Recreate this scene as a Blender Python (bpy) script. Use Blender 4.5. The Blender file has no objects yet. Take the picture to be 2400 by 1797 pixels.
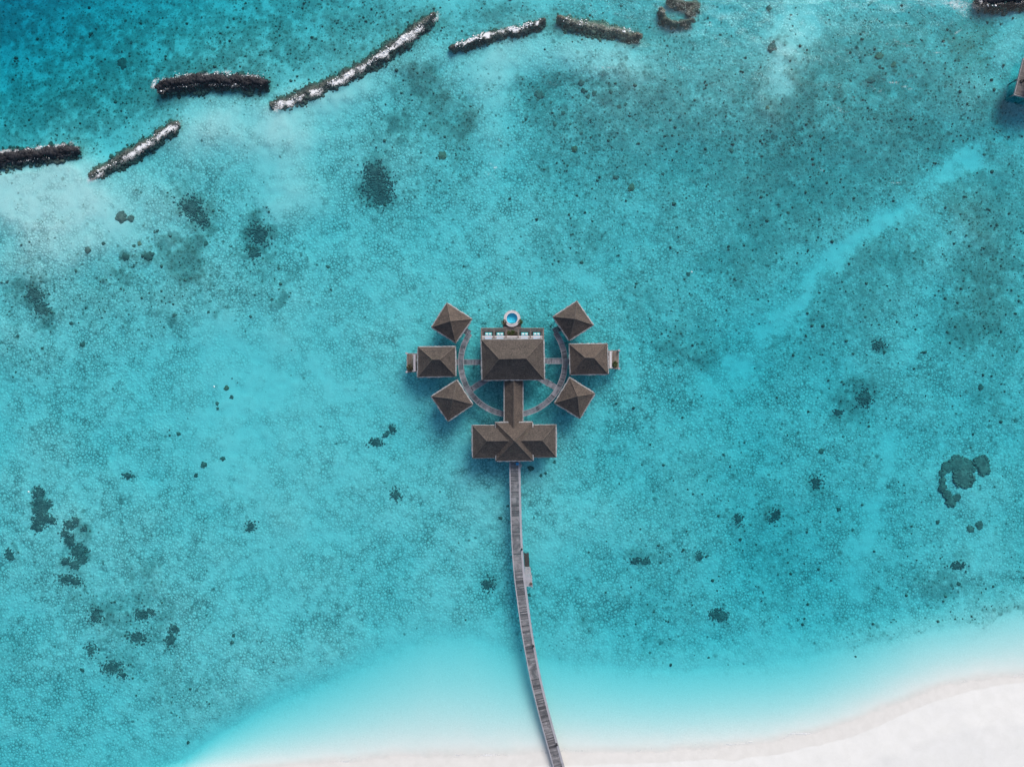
import bpy, bmesh, math, random
import numpy as np
from mathutils import Vector, Matrix

random.seed(7)
rng = np.random.default_rng(11)
scene = bpy.context.scene
COL = scene.collection
H = 165.0                      # height of the camera above the water
S = 0.1                        # metres per photo pixel at the water line

def P(px, py, z=0.0):
    """point at height z that stands under photo position px,py"""
    k = S * (H - z) / H
    return Vector(((px - 1200.0) * k, -(py - 898.5) * k, z))

# ------------------------------------------------------------------ noise in numpy
_T = np.random.default_rng(3).random((256, 256)).astype(np.float64)
def vnoise(x, y, seed=0):
    x = np.asarray(x, float) + seed * 17.31; y = np.asarray(y, float) + seed * 9.77
    xi = np.floor(x).astype(int); yi = np.floor(y).astype(int)
    fx = x - xi; fy = y - yi
    fx = fx * fx * (3 - 2 * fx); fy = fy * fy * (3 - 2 * fy)
    a = _T[xi % 256, yi % 256]; b = _T[(xi + 1) % 256, yi % 256]
    c = _T[xi % 256, (yi + 1) % 256]; d = _T[(xi + 1) % 256, (yi + 1) % 256]
    return (a * (1 - fx) + b * fx) * (1 - fy) + (c * (1 - fx) + d * fx) * fy
def fbm(x, y, seed=0, o=4, r=0.5):
    s = 0; a = 1; t = 0
    for i in range(o):
        s = s + a * vnoise(x * 2 ** i, y * 2 ** i, seed + i * 5); t += a; a *= r
    return s / t            # 0..1

def blobs(px, py, lst, warp=0.0, seed=0, ws=90.0):
    if warp:
        wx = (fbm(px / ws, py / ws, seed, 4, .6) - .5) * 2 * warp
        wy = (fbm(px / ws, py / ws, seed + 40, 4, .6) - .5) * 2 * warp
        px = px + wx; py = py + wy
    v = np.zeros_like(px, dtype=float)
    for (cx, cy, rx, ry, rot, amp) in lst:
        a = math.radians(rot); c, s = math.cos(a), math.sin(a)
        dx = px - cx; dy = py - cy
        u = (dx * c + dy * s) / rx; w = (-dx * s + dy * c) / ry
        d2 = u * u + w * w
        v += amp * np.exp(-d2 ** 1.4 * 0.9)
    return v

def seg_dist(px, py, pts):
    """distance to a polyline and signed side (+ = above in the photo)"""
    best = np.full(px.shape, 1e9); side = np.zeros(px.shape)
    for (a, b) in zip(pts[:-1], pts[1:]):
        ax, ay = a; bx, by = b
        dx, dy = bx - ax, by - ay; L2 = dx * dx + dy * dy
        t = np.clip(((px - ax) * dx + (py - ay) * dy) / L2, 0, 1)
        qx = ax + t * dx - px; qy = ay + t * dy - py
        d = np.hypot(qx, qy)
        m = d < best
        best = np.where(m, d, best)
        side = np.where(m, (dy * (px - ax) - dx * (py - ay)), side)
    return best, np.sign(side)

# ------------------------------------------------------------------ seabed fields (photo pixels)
SHORE = [(-3000, 2700), (-500, 2080), (0, 1925), (300, 1842), (500, 1808), (640, 1796), (900, 1778), (1200, 1768), (1400, 1764),
         (1560, 1760), (1700, 1749), (1800, 1738), (1900, 1716), (2000, 1690), (2100, 1650), (2200, 1610),
         (2290, 1592), (2400, 1588), (2700, 1570), (6000, 1500)]
EDGE = [(-3000, 2600), (-500, 1990), (0, 1885), (300, 1830), (420, 1792), (500, 1735), (620, 1668), (760, 1608), (900, 1545),
        (1000, 1500), (1100, 1500), (1180, 1530), (1300, 1560), (1450, 1575), (1600, 1580), (1800, 1565),
        (1900, 1548), (2000, 1525), (2100, 1508), (2200, 1484), (2300, 1464), (2400, 1440), (2700, 1390), (6000, 1300)]
EDEPTH = [(0, 2.6), (1900, 2.55), (2050, 2.05), (2150, 1.6), (2400, 1.45)]
REEFLINE = [(-3000, 520), (-600, 410), (0, 372), (170, 352), (230, 395), (400, 290), (450, 205), (600, 195), (660, 236), (845, 152), (1013, 40),
            (1065, 100), (1279, 41), (1500, -40), (2600, -200)]

DEPTH_B = [  # negative = shallower
    (80, 445, 190, 80, -8, -1.8), (200, 545, 230, 75, -18, -1.0), (470, 300, 90, 80, -20, -.85), (560, 290, 110, 70, -15, -.9),
    (700, 265, 130, 70, -28, -1.0), (640, 400, 80, 110, 10, -.75), (700, 470, 80, 60, -20, -.55), (820, 190, 100, 40, -28, -.8),
    (980, 130, 100, 40, -30, -.55), (1130, 160, 90, 60, -10, -.9), (1150, 270, 50, 110, 5, -.6), (1260, 110, 110, 60, 0, -.8),
    (1430, 120, 110, 45, 10, -1.0), (1880, 60, 70, 90, 20, -1.1), (1830, 180, 55, 90, 10, -.75), (2385, 70, 40, 75, 5, -1.1),
    (2300, 210, 80, 50, -10, -.7), (1700, 180, 260, 150, 0, -.75), (2080, 200, 260, 160, 0, -.7), (2150, 520, 260, 140, -10, -.35),
    (2330, 620, 120, 250, 0, -.5), (40, 700, 160, 180, 0, -.55), (330, 640, 260, 130, -10, -.35), (130, 1250, 200, 200, 0, -.3),
    (300, 1500, 330, 220, 0, -.3), (2330, 1300, 160, 240, 0, -.55), (1550, 230, 160, 120, 0, -.5),
    (560, 950, 150, 140, 0, -.15), (720, 1180, 160, 160, 0, -.2),
    (1960, 600, 330, 26, -40, .2), (2395, 275, 35, 40, 0, .9), (1200, 880, 150, 110, 0, .35), (1180, 1420, 60, 180, -8, .25),  # ring and jetty blobs put the shade there into the depth
    (1640, 1050, 260, 300, 0, .25), (1830, 1320, 130, 110, 0, .45), (1780, 820, 150, 120, -40, .3), (2000, 1020, 160, 160, 0, .15),
    (1500, 1400, 200, 100, 0, .25), (40, 60, 200, 130, 0, .6),
    (1350, 400, 160, 70, 0, .2), (1090, 560, 200, 120, 0, .1)]
COVER_B = [(420, 455, 17, 14, 60, .85), (445, 470, 22, 18, 55, .85), (455, 500, 17, 14, 125, .85), (470, 520, 12, 10, 50, .85), (600, 480, 20, 16, 60, .85), (620, 470, 15, 12, 20, .85), (590, 530, 27, 22, 170, .85), (640, 520, 17, 14, 160, .85), (575, 570, 25, 20, 65, .85), (610, 575, 20, 16, 130, .85), (560, 590, 17, 14, 140, .85), (300, 590, 17, 14, 120, .85), (340, 600, 22, 18, 40, .85), (390, 560, 17, 14, 30, .85), (430, 580, 20, 16, 130, .85), (450, 600, 25, 20, 90, .85), (470, 640, 17, 14, 50, .85), (430, 630, 17, 14, 130, .85), (440, 560, 15, 12, 20, .85), (500, 610, 12, 10, 80, .85), (380, 730, 17, 14, 140, .85), (400, 720, 15, 12, 100, .85), (275, 640, 15, 12, 125, .85), (330, 625, 12, 10, 150, .85), (240, 640, 12, 10, 60, .85), (150, 640, 12, 10, 150, .85), (60, 670, 25, 20, 60, .85), (75, 700, 27, 22, 165, .85), (95, 730, 22, 18, 125, .85), (30, 650, 17, 14, 30, .85), (980, 170, 25, 20, 20, .85), (1010, 200, 30, 24, 50, .85), (970, 200, 17, 14, 130, .85), (1060, 280, 27, 22, 40, .85), (920, 285, 25, 20, 140, .85), (1110, 190, 17, 14, 30, .85), (1125, 200, 22, 18, 135, .85), (1100, 270, 17, 14, 140, .85), (1075, 265, 12, 10, 145, .85), (1215, 160, 17, 14, 45, .85), (1235, 175, 22, 18, 5, .85), (1310, 180, 22, 18, 170, .85), (1295, 165, 15, 12, 65, .85), (1440, 210, 20, 16, 0, .85), (1420, 195, 15, 12, 40, .85), (650, 690, 20, 16, 50, .85), (640, 720, 17, 14, 160, .85), (520, 740, 15, 12, 40, .85), (240, 1440, 17, 14, 60, .85), (140, 1420, 15, 12, 80, .85), (1840, 100, 20, 16, 100, .85), (1815, 105, 15, 12, 105, .85), (1900, 110, 22, 18, 160, .85), (1930, 200, 20, 16, 10, .85), (1880, 160, 25, 20, 20, .85), (1870, 220, 25, 20, 130, .85), (1860, 300, 22, 18, 60, .85), (1990, 190, 17, 14, 70, .85), (2060, 180, 22, 18, 20, .85), (2075, 120, 17, 14, 125, .85),
     # algae, seagrass and coral rubble, plus shade painted inside the ring
    (60, 60, 330, 190, -10, .50), (330, 130, 300, 130, -12, .42), (700, 60, 240, 110, -20, .46), (120, 260, 220, 70, -10, .40),
    (1080, 30, 160, 45, 0, .40), (880, 110, 60, 60, 0, .15), (1400, 60, 260, 45, 5, .34),
    (1000, 190, 85, 75, 10, .40), (1040, 290, 70, 70, 0, .36), (920, 290, 60, 30, 0, .26),
    (880, 430, 48, 50, 15, .62), (880, 380, 40, 45, 0, .34), (1000, 430, 150, 70, 0, .18), (950, 520, 80, 30, 20, .15),
    (1300, 210, 110, 60, 5, .34), (1250, 240, 60, 60, 0, .22), (1370, 310, 120, 60, 0, .30), (1470, 210, 150, 55, -5, .28),
    (1650, 220, 210, 90, 5, .33), (1560, 330, 220, 90, 0, .26), (1320, 400, 90, 50, 10, .22), (1340, 560, 70, 70, 20, .28),
    (1880, 180, 60, 140, 10, .42), (2050, 130, 180, 60, 10, .36), (2000, 260, 200, 120, 0, .34), (2180, 230, 110, 110, 0, .28),
    (2200, 50, 120, 40, 15, .34), (2310, 75, 45, 60, -10, .46), (2350, 240, 60, 40, -50, .42), (2340, 150, 30, 40, 0, .2),
    (1870, 340, 80, 110, 0, .36), (1760, 420, 130, 70, 0, .28), (1930, 470, 200, 70, -15, .30), (2100, 600, 110, 100, -30, .34),
    (2320, 500, 80, 150, 0, .42), (2340, 690, 80, 140, 0, .50), (2270, 760, 60, 60, 0, .30), (2150, 330, 200, 70, 0, .28),
    (1800, 560, 120, 60, -30, .26), (1960, 760, 140, 80, -30, .26), (1770, 700, 60, 60, 0, .18), (2000, 930, 70, 50, -20, .28),
    (1640, 800, 80, 70, -20, .28), (1600, 830, 70, 45, 20, .26), (1520, 700, 90, 60, 0, .16), (1720, 620, 80, 60, 0, .14),
    (430, 480, 40, 40, 20, .46), (460, 510, 30, 30, 0, .35), (280, 512, 32, 24, 0, .44), (330, 600, 110, 55, -8, .32), (440, 590, 60, 50, 10, .36),
    (590, 560, 50, 60, 10, .42), (610, 490, 50, 60, 0, .36), (440, 700, 120, 60, -20, .28), (60, 690, 60, 60, 30, .40), (90, 740, 40, 45, 0, .30),
    (30, 600, 60, 70, 0, .20), (230, 690, 150, 70, 0, .20), (620, 660, 60, 60, 0, .26), (30, 850, 80, 60, 0, .18),
    (700, 640, 60, 50, 0, .16), (400, 440, 120, 30, -10, .22),
    (80, 1195, 20, 50, -5, .85), (165, 1270, 24, 50, -10, .80), (120, 1310, 40, 20, 0, .45), (8, 1305, 14, 18, 0, .7),
    (160, 1360, 60, 40, 0, .34), (230, 1450, 60, 70, 10, .36), (330, 1440, 70, 90, 10, .34), (250, 1570, 70, 60, 30, .34),
    (390, 1480, 40, 60, 30, .28), (330, 1350, 50, 30, 0, .34), (450, 1650, 90, 70, -20, .20), (20, 1520, 60, 60, 0, .26), (350, 1600, 60, 50, 0, .2),
    (915, 1009, 12, 13, 0, .55), (878, 1036, 20, 12, -30, .50), (925, 1165, 20, 25, 0, .38), (579, 1237, 14, 14, 0, .45), (287, 1117, 14, 12, 0, .40),
    (400, 1040, 50, 60, 0, .18), (1080, 1260, 60, 40, 0, .14), (1140, 1380, 30, 30, 0, .34),
    (1696, 1453, 24, 20, 0, .50), (1955, 655, 50, 10, -42, .35), (1890, 725, 40, 12, -42, .35), (2010, 600, 40, 10, -42, .25), (1830, 800, 40, 12, -42, .3), (1550, 1430, 60, 30, 0, .26), (1370, 1450, 40, 40, 0, .22), (1540, 1530, 60, 30, 0, .18),
    (1830, 1215, 26, 28, 0, .44), (1926, 1134, 22, 28, 0, .36), (1739, 1222, 22, 22, 0, .40), (1645, 1310, 22, 18, 0, .38), (1500, 1320, 40, 22, 0, .34),
    (1820, 1330, 60, 100, 10, .16), (1880, 1420, 50, 70, 0, .16), (2040, 935, 45, 50, 20, .34), (1978, 968, 20, 16, 0, .34), (2077, 806, 22, 16, 0, .44),
    (2270, 1400, 130, 45, 15, .26), (2230, 1380, 50, 40, 0, .22), (2340, 950, 60, 50, 0, .24), (2260, 1330, 40, 22, -20, .30), (2060, 1490, 40, 20, 0, .2), (1650, 1180, 160, 120, 0, .07),
    (1200, 640, 300, 120, 0, .06), (1500, 520, 220, 100, 0, .12), (1150, 750, 60, 30, 0, .25), (1260, 745, 40, 30, 0, .28), (1150, 880, 80, 60, 0, .1)]  # last blob: shade at the ring's lower left, painted as cover
SPECK_B = [(150, 150, 520, 260, -15, .34), (700, 70, 330, 150, -10, .36), (1040, 250, 160, 150, 0, .26), (1350, 230, 330, 190, 0, .30), (1700, 250, 330, 220, 0, .22), (2080, 230, 330, 230, 0, .28),
    (2330, 620, 150, 280, 0, .28), (1950, 480, 380, 160, -20, .20), (450, 600, 230, 170, -15, .50), (80, 730, 190, 180, 0, .36), (900, 420, 150, 110, 0, .18), (240, 1450, 240, 220, 0, .14), (1600, 820, 180, 120, -20, .14),
    (1300, 480, 350, 130, 0, .12), (2050, 950, 200, 120, 0, .12), (2270, 1400, 160, 60, 10, .14), (1450, 430, 200, 70, 0, .16)]
CLEAR_B = [(2270, 365, 60, 26, -35, .8), (2200, 425, 50, 22, -40, .7), (1700, 890, 60, 22, -40, .6), (1850, 745, 60, 18, -42, .7), (1140, 170, 80, 60, 0, .6), (1250, 120, 90, 40, 0, .5), (1160, 290, 40, 90, 0, .6), (820, 200, 90, 30, -28, .7), (1830, 190, 40, 70, 0, .5),
     # clean sand
    (480, 290, 110, 80, -15, .8), (690, 275, 150, 60, -28, .9), (640, 400, 70, 110, 10, .8), (90, 440, 200, 75, -8, 1.3), (240, 530, 120, 50, -20, 1.0),
    (700, 480, 70, 50, 0, .6), (620, 850, 150, 110, 0, .7), (540, 960, 110, 100, 0, .7), (520, 1080, 90, 100, 0, .8), (820, 900, 170, 90, 0, .6), (720, 1150, 170, 150, 0, .6), (900, 720, 120, 50, 0, .4), (640, 1330, 120, 60, 0, .4), (480, 780, 60, 50, 0, .6), (1000, 1060, 120, 60, 0, .4),
    (1130, 160, 80, 50, 0, .5), (1430, 120, 110, 40, 10, .7), (1880, 60, 60, 90, 20, .8), (2385, 70, 40, 70, 0, .9), (2040, 545, 60, 23, -42, 1), (2120, 490, 46, 23, -38, 1), (2085, 520, 40, 23, -40, .9), (1985, 590, 40, 23, -42, .9),
    (1940, 630, 40, 23, -40, .95), (1905, 670, 26, 23, -40, .8), (1880, 700, 30, 18, -40, .7), (1810, 790, 40, 20, -40, .7), (1750, 850, 30, 18, -40, .5), (2260, 370, 60, 40, -30, .5), (2230, 560, 40, 50, 0, .4),
    (1350, 640, 45, 22, -10, .6), (1400, 655, 25, 35, 10, .6), (1270, 640, 30, 20, 0, .45), (1410, 595, 30, 30, 0, .4), (1740, 560, 40, 20, 0, .5), (1730, 870, 30, 30, 0, .5), (1680, 920, 50, 30, 0, .4),
    (2115, 1040, 20, 50, 10, .9), (2095, 1120, 22, 55, 15, .9), (2060, 1220, 26, 60, 12, .9), (2035, 1320, 30, 60, 8, .8), (2030, 1400, 26, 40, 0, .6), (1480, 1140, 50, 30, 0, .35), (1530, 1060, 50, 40, 0, .35),
    (1300, 1320, 50, 70, 0, .5), (1290, 1120, 60, 50, 0, .2), (2310, 1300, 60, 90, 10, .3), (2330, 1180, 60, 40, 0, .3), (1480, 1230, 60, 40, 0, .3), (1090, 1200, 40, 60, 0, .3), (270, 1085, 30, 18, 0, .5), (280, 1145, 20, 14, 0, .5), (1000, 820, 80, 30, 0, .2)]

BREAK = [
    ('dark', [(-70, 385), (0, 371), (60, 363), (120, 356), (172, 349)], 12.5, .6, 'black rock breakwater running in from the left picture edge', (-1, .55)),
    ('mid', [(214, 408), (270, 372), (330, 338), (380, 304), (412, 285)], 10.5, -.22, 'short slanting brown breakwater with foam along its lower right side', (1, .9)),
    ('dark', [(372, 203), (395, 193), (470, 186), (540, 187), (618, 190)], 12.5, .6, 'straight black breakwater lying level in the upper left', (-1, .55)),
    ('mid', [(641, 243), (700, 221), (760, 196), (845, 152), (912, 108), (970, 64), (1012, 34)], 10.5, -.2, 'longest brown breakwater climbing to the right with white surf along it', (1, 1.0)),
    ('mid', [(1066, 107), (1110, 90), (1160, 76), (1220, 66), (1277, 43)], 7.5, -.3, 'slim breakwater almost covered by a bright white surf line', (0, 1.5)),
    ('brown', [(1317, 41), (1363, 52), (1431, 67), (1470, 73), (1494, 81)], 11, -.28, 'brown boulder breakwater right of the white surf line', (0, .42)),
    ('brown', [(1553, 22), (1561, 40), (1590, 48), (1622, 43)], 5, -.5, 'small curved brown rock bank like a hook at the top edge', (0, .0)),
    ('brown', [(1575, -4), (1605, 0), (1640, 2), (1622, 18)], 6, -.45, 'brown rock bank touching the top edge above the hooked bank', (0, .0)),
    ('dark', [(2310, 2), (2340, -3), (2390, -6), (2440, -14)], 12.5, .6, 'black rocks cut off by the top edge near the right corner', (-1, .55)),
]

def fields(x, y):
    px = x / S + 1200.0; py = -y / S + 898.5
    inframe = np.exp(-np.maximum(0, np.maximum(np.abs(px - 1200) - 1300, np.abs(py - 898) - 1000)) / 300.0)
    sh = np.interp(px, *zip(*SHORE)) + (fbm(px / 160, py / 4000, 61, 3) - .5) * 14
    ed0 = np.interp(px, *zip(*EDGE)); ed = ed0 + (fbm(px / 60, py / 60, 62, 4, .65) - .5) * 60
    edp = np.interp(px, *zip(*EDEPTH))
    t = (sh - py) / np.maximum(sh - ed, 8)
    t0 = (sh - py) / np.maximum(sh - ed0, 8)
    nb = fbm(px / 170, py / 170, 5, 5, .55) - .5
    d = 2.45 + .5 * np.clip((px - 1150) / 500, 0, 1) + blobs(px, py, [b[:5] + (b[5] * (.72 if b[5] < 0 and b[0] > 300 else 1),) for b in DEPTH_B], 40, 20, 90) * inframe + nb * 0.9
    ry = (np.interp(px - 25, *zip(*REEFLINE)) + np.interp(px + 25, *zip(*REEFLINE)) + np.interp(px, *zip(*REEFLINE))) / 3
    side = np.where(py < ry, 1, -1)
    out = np.clip((ry - py) * .8, 0, 3000)
    corner = np.clip((520 - (px * .62 + py * 1.15)) / 520, 0, 1.6)
    d += np.clip(out / 120, 0, 1) * .3 + np.clip(out - 60, 0, 4000) * 0.0022 * np.interp(px, [0, 900, 1400], [1, .5, .15]) + corner ** 1.4 * 3.6
    d = np.maximum(d, .95 + np.exp(-(d - .3)) * .0)
    beach = edp * np.clip(t0, 0, 1.0) ** 1.18
    w0 = np.clip((ed0 + 18 - py) / 95, 0, 1); w0 = w0 * w0 * (3 - 2 * w0)
    w = np.clip((ed + 26 - py) / 110, 0, 1); w = w * w * (3 - 2 * w)
    depth = beach * (1 - w0) + d * w0
    dune = np.clip((py - sh) * S, 0, 1e4)
    up = 0.085 * dune; up = np.where(up > .9, .9 + (up - .9) * .35, up); up = np.minimum(up, 2.6)
    up = up + np.clip(dune / 4, 0, 1) * (fbm(x / 5, y / 5, 70, 4) - .5) * .16
    z = np.where(py > sh, up, -depth)
    far = np.clip((np.hypot(x, y) - 180) / 600, 0, 1)
    z = np.where((py < sh) & (side > 0), z - far * 14, z)
    cb = blobs(px, py, COVER_B, 46, 80, 60) * inframe
    cov = 0.11 + .165 * np.clip((px - 1050) / 550, 0, 1) * np.clip((1600 - py) / 200, 0, 1) + .08 * np.clip((560 - py) / 200, 0, 1) + np.minimum(cb, .9) * (.30 + .85 * np.clip((.5 * fbm(px / 46, py / 46, 35, 6, .68) + .5 * fbm(px / 15, py / 15, 37, 4, .6) - .40) / .17, 0, 1)) + (fbm(px / 130, py / 130, 33, 5, .6) - .5) * .26
    bw = np.zeros_like(px)
    for kind_, pts_, hw_, *_q in BREAK:
        d_, s_ = seg_dist(px, py, pts_)
        bw = np.maximum(bw, np.exp(-(d_ / (hw_ * 2.1)) ** 2) * (.75 if kind_ != 'dark' else .6))
    cov = cov + bw * (.35 + .8 * fbm(px / 16, py / 16, 36, 4, .65)) * .9
    clr = blobs(px, py, CLEAR_B, 36, 90, 50) * inframe * (.45 + .85 * np.clip((fbm(px / 30, py / 30, 95, 5, .62) - .34) / .3, 0, 1))
    cov = cov * (1 - np.clip(clr, 0, 1) * .85)
    cov = np.where(cov > .5, .5 + (cov - .5) * .6, cov)
    cov = np.where(t < 1, cov * w * .8, cov)
    cell = np.clip(.95 - clr * .75 - np.clip(cov - .3, 0, 1) * .8, .05, 1) * np.clip((ed + 34 - py) / 120, 0, 1)
    cell = cell * np.clip(1 - out / 60, .25, 1)
    edgeline = np.exp(-((t - 1.03) / .07) ** 2) * np.interp(px, [1900, 2200], [0, .16]) 
    cov = np.clip(cov + edgeline, 0, 1)
    brown = np.clip(blobs(px, py, [(2310, 75, 55, 70, -10, 1), (880, 110, 260, 30, -33, .8), (320, 340, 140, 35, -32, .8), (1420, 65, 120, 30, 12, .9), (500, 215, 140, 18, 0, .7), (900, 125, 160, 24, -32, 1),
        (100, 400, 120, 26, -6, .8), (1050, 280, 110, 130, 0, .35), (330, 560, 200, 120, 0, .4), (2180, 500, 120, 80, -30, .6), (1590, 30, 60, 35, 0, .9), (2000, 160, 250, 120, 0, .4),
        (300, 150, 300, 120, 0, .35), (700, 60, 250, 80, 0, .3), (2330, 700, 90, 170, 0, .4), (60, 480, 160, 60, 0, .5), (2100, 60, 250, 50, 10, .5)], 20, 50, 60), 0, 1)
    brown = np.maximum(brown, np.clip(bw * 1.3, 0, 1))
    wl = np.interp(px, [600, 1500, 1900, 2150, 2300, 2400], [2.6, 2.4, 2.8, 2.8, 2.0, 1.0]) * (.75 + .5 * fbm(px / 120, py / 900, 64, 3)) + (fbm(px / 24, py / 24, 65, 3) - .5) * .7
    wet = np.where(py > sh, np.clip((wl - dune) / .5 + .5, 0, 1), np.clip(1 - depth / .22, 0, 1) * .8)
    spk = np.clip(.012 + np.clip(cov - .16, 0, 1) * .8 + blobs(px, py, SPECK_B, 60, 55, 90) * inframe * np.clip((fbm(px / 55, py / 55, 52, 5, .65) - .40) / .22, .04, 1.3), 0, .9) * (1 - np.clip(clr, 0, 1) * .9)
    spk = np.where(t < 1, spk * w * .6, spk)
    return z, cov, cell, brown, wet, t, sh, spk
def ground_z(x, y):
    return fields(np.atleast_1d(np.asarray(x, float)), np.atleast_1d(np.asarray(y, float)))[0]

# ------------------------------------------------------------------ node helpers
class NT:
    def __init__(self, name):
        self.m = bpy.data.materials.new(name); self.m.use_nodes = True
        self.t = self.m.node_tree; self.t.nodes.clear()
        self.out = self.n('ShaderNodeOutputMaterial')
    def n(self, typ, **kw):
        nd = self.t.nodes.new(typ)
        for k, v in kw.items():
            if k.startswith('i_'):
                key = k[2:]; key = int(key) if key.isdigit() else key.replace('_', ' ')
                nd.inputs[key].default_value = v
            else: setattr(nd, k, v)
        return nd
    def l(self, a, b): self.t.links.new(a, b)
    def math(self, op, a, b=None, c=None, clamp=False):
        nd = self.n('ShaderNodeMath', operation=op, use_clamp=clamp)
        for i, v in enumerate((a, b, c)):
            if v is None: continue
            if hasattr(v, 'links') or hasattr(v, 'is_linked'): self.l(v, nd.inputs[i])
            else: nd.inputs[i].default_value = v
        return nd.outputs[0]
    def ramp(self, f, a, b, lo=0.0, hi=1.0, smooth=True):
        nd = self.n('ShaderNodeMapRange', interpolation_type='SMOOTHSTEP' if smooth else 'LINEAR')
        self.l(f, nd.inputs[0])
        for i, v in enumerate((a, b, lo, hi)): nd.inputs[i + 1].default_value = v
        return nd.outputs[0]
    def mix(self, f, a, b, blend='MIX'):
        nd = self.n('ShaderNodeMix', data_type='RGBA', blend_type=blend)
        for sock, v in ((nd.inputs[0], f), (nd.inputs[6], a), (nd.inputs[7], b)):
            if hasattr(v, 'is_linked'): self.l(v, sock)
            elif isinstance(v, (tuple, list)): sock.default_value = (*v, 1)
            else: sock.default_value = v
        return nd.outputs[2]
    def pos(self):
        return self.n('ShaderNodeNewGeometry').outputs['Position']
    def obj(self):
        return self.n('ShaderNodeTexCoord').outputs['Object']
    def noise(self, vec, scale, detail=4, rough=.5, dist=0.0):
        nd = self.n('ShaderNodeTexNoise', i_Scale=scale, i_Detail=detail, i_Roughness=rough, i_Distortion=dist)
        self.l(vec, nd.inputs['Vector']); return nd.outputs['Fac']
    def attr(self, name):
        return self.n('ShaderNodeAttribute', attribute_name=name).outputs['Fac']
    def bsdf(self, col, rough=.8, spec=.3, normal=None, metal=0.0):
        b = self.n('ShaderNodeBsdfPrincipled')
        for k, v in (('Base Color', col), ('Roughness', rough), ('Specular IOR Level', spec), ('Metallic', metal)):
            if hasattr(v, 'is_linked'): self.l(v, b.inputs[k])
            elif isinstance(v, (tuple, list)): b.inputs[k].default_value = (*v, 1)
            else: b.inputs[k].default_value = v
        if normal is not None: self.l(normal, b.inputs['Normal'])
        return b.outputs[0]
    def bump(self, h, strength=.5, dist=.1):
        nd = self.n('ShaderNodeBump', i_Strength=strength, i_Distance=dist)
        self.l(h, nd.inputs['Height']); return nd.outputs[0]
    def done(self, surf=None, vol=None):
        if surf is not None: self.l(surf, self.out.inputs['Surface'])
        if vol is not None: self.l(vol, self.out.inputs['Volume'])
        return self.m

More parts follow.
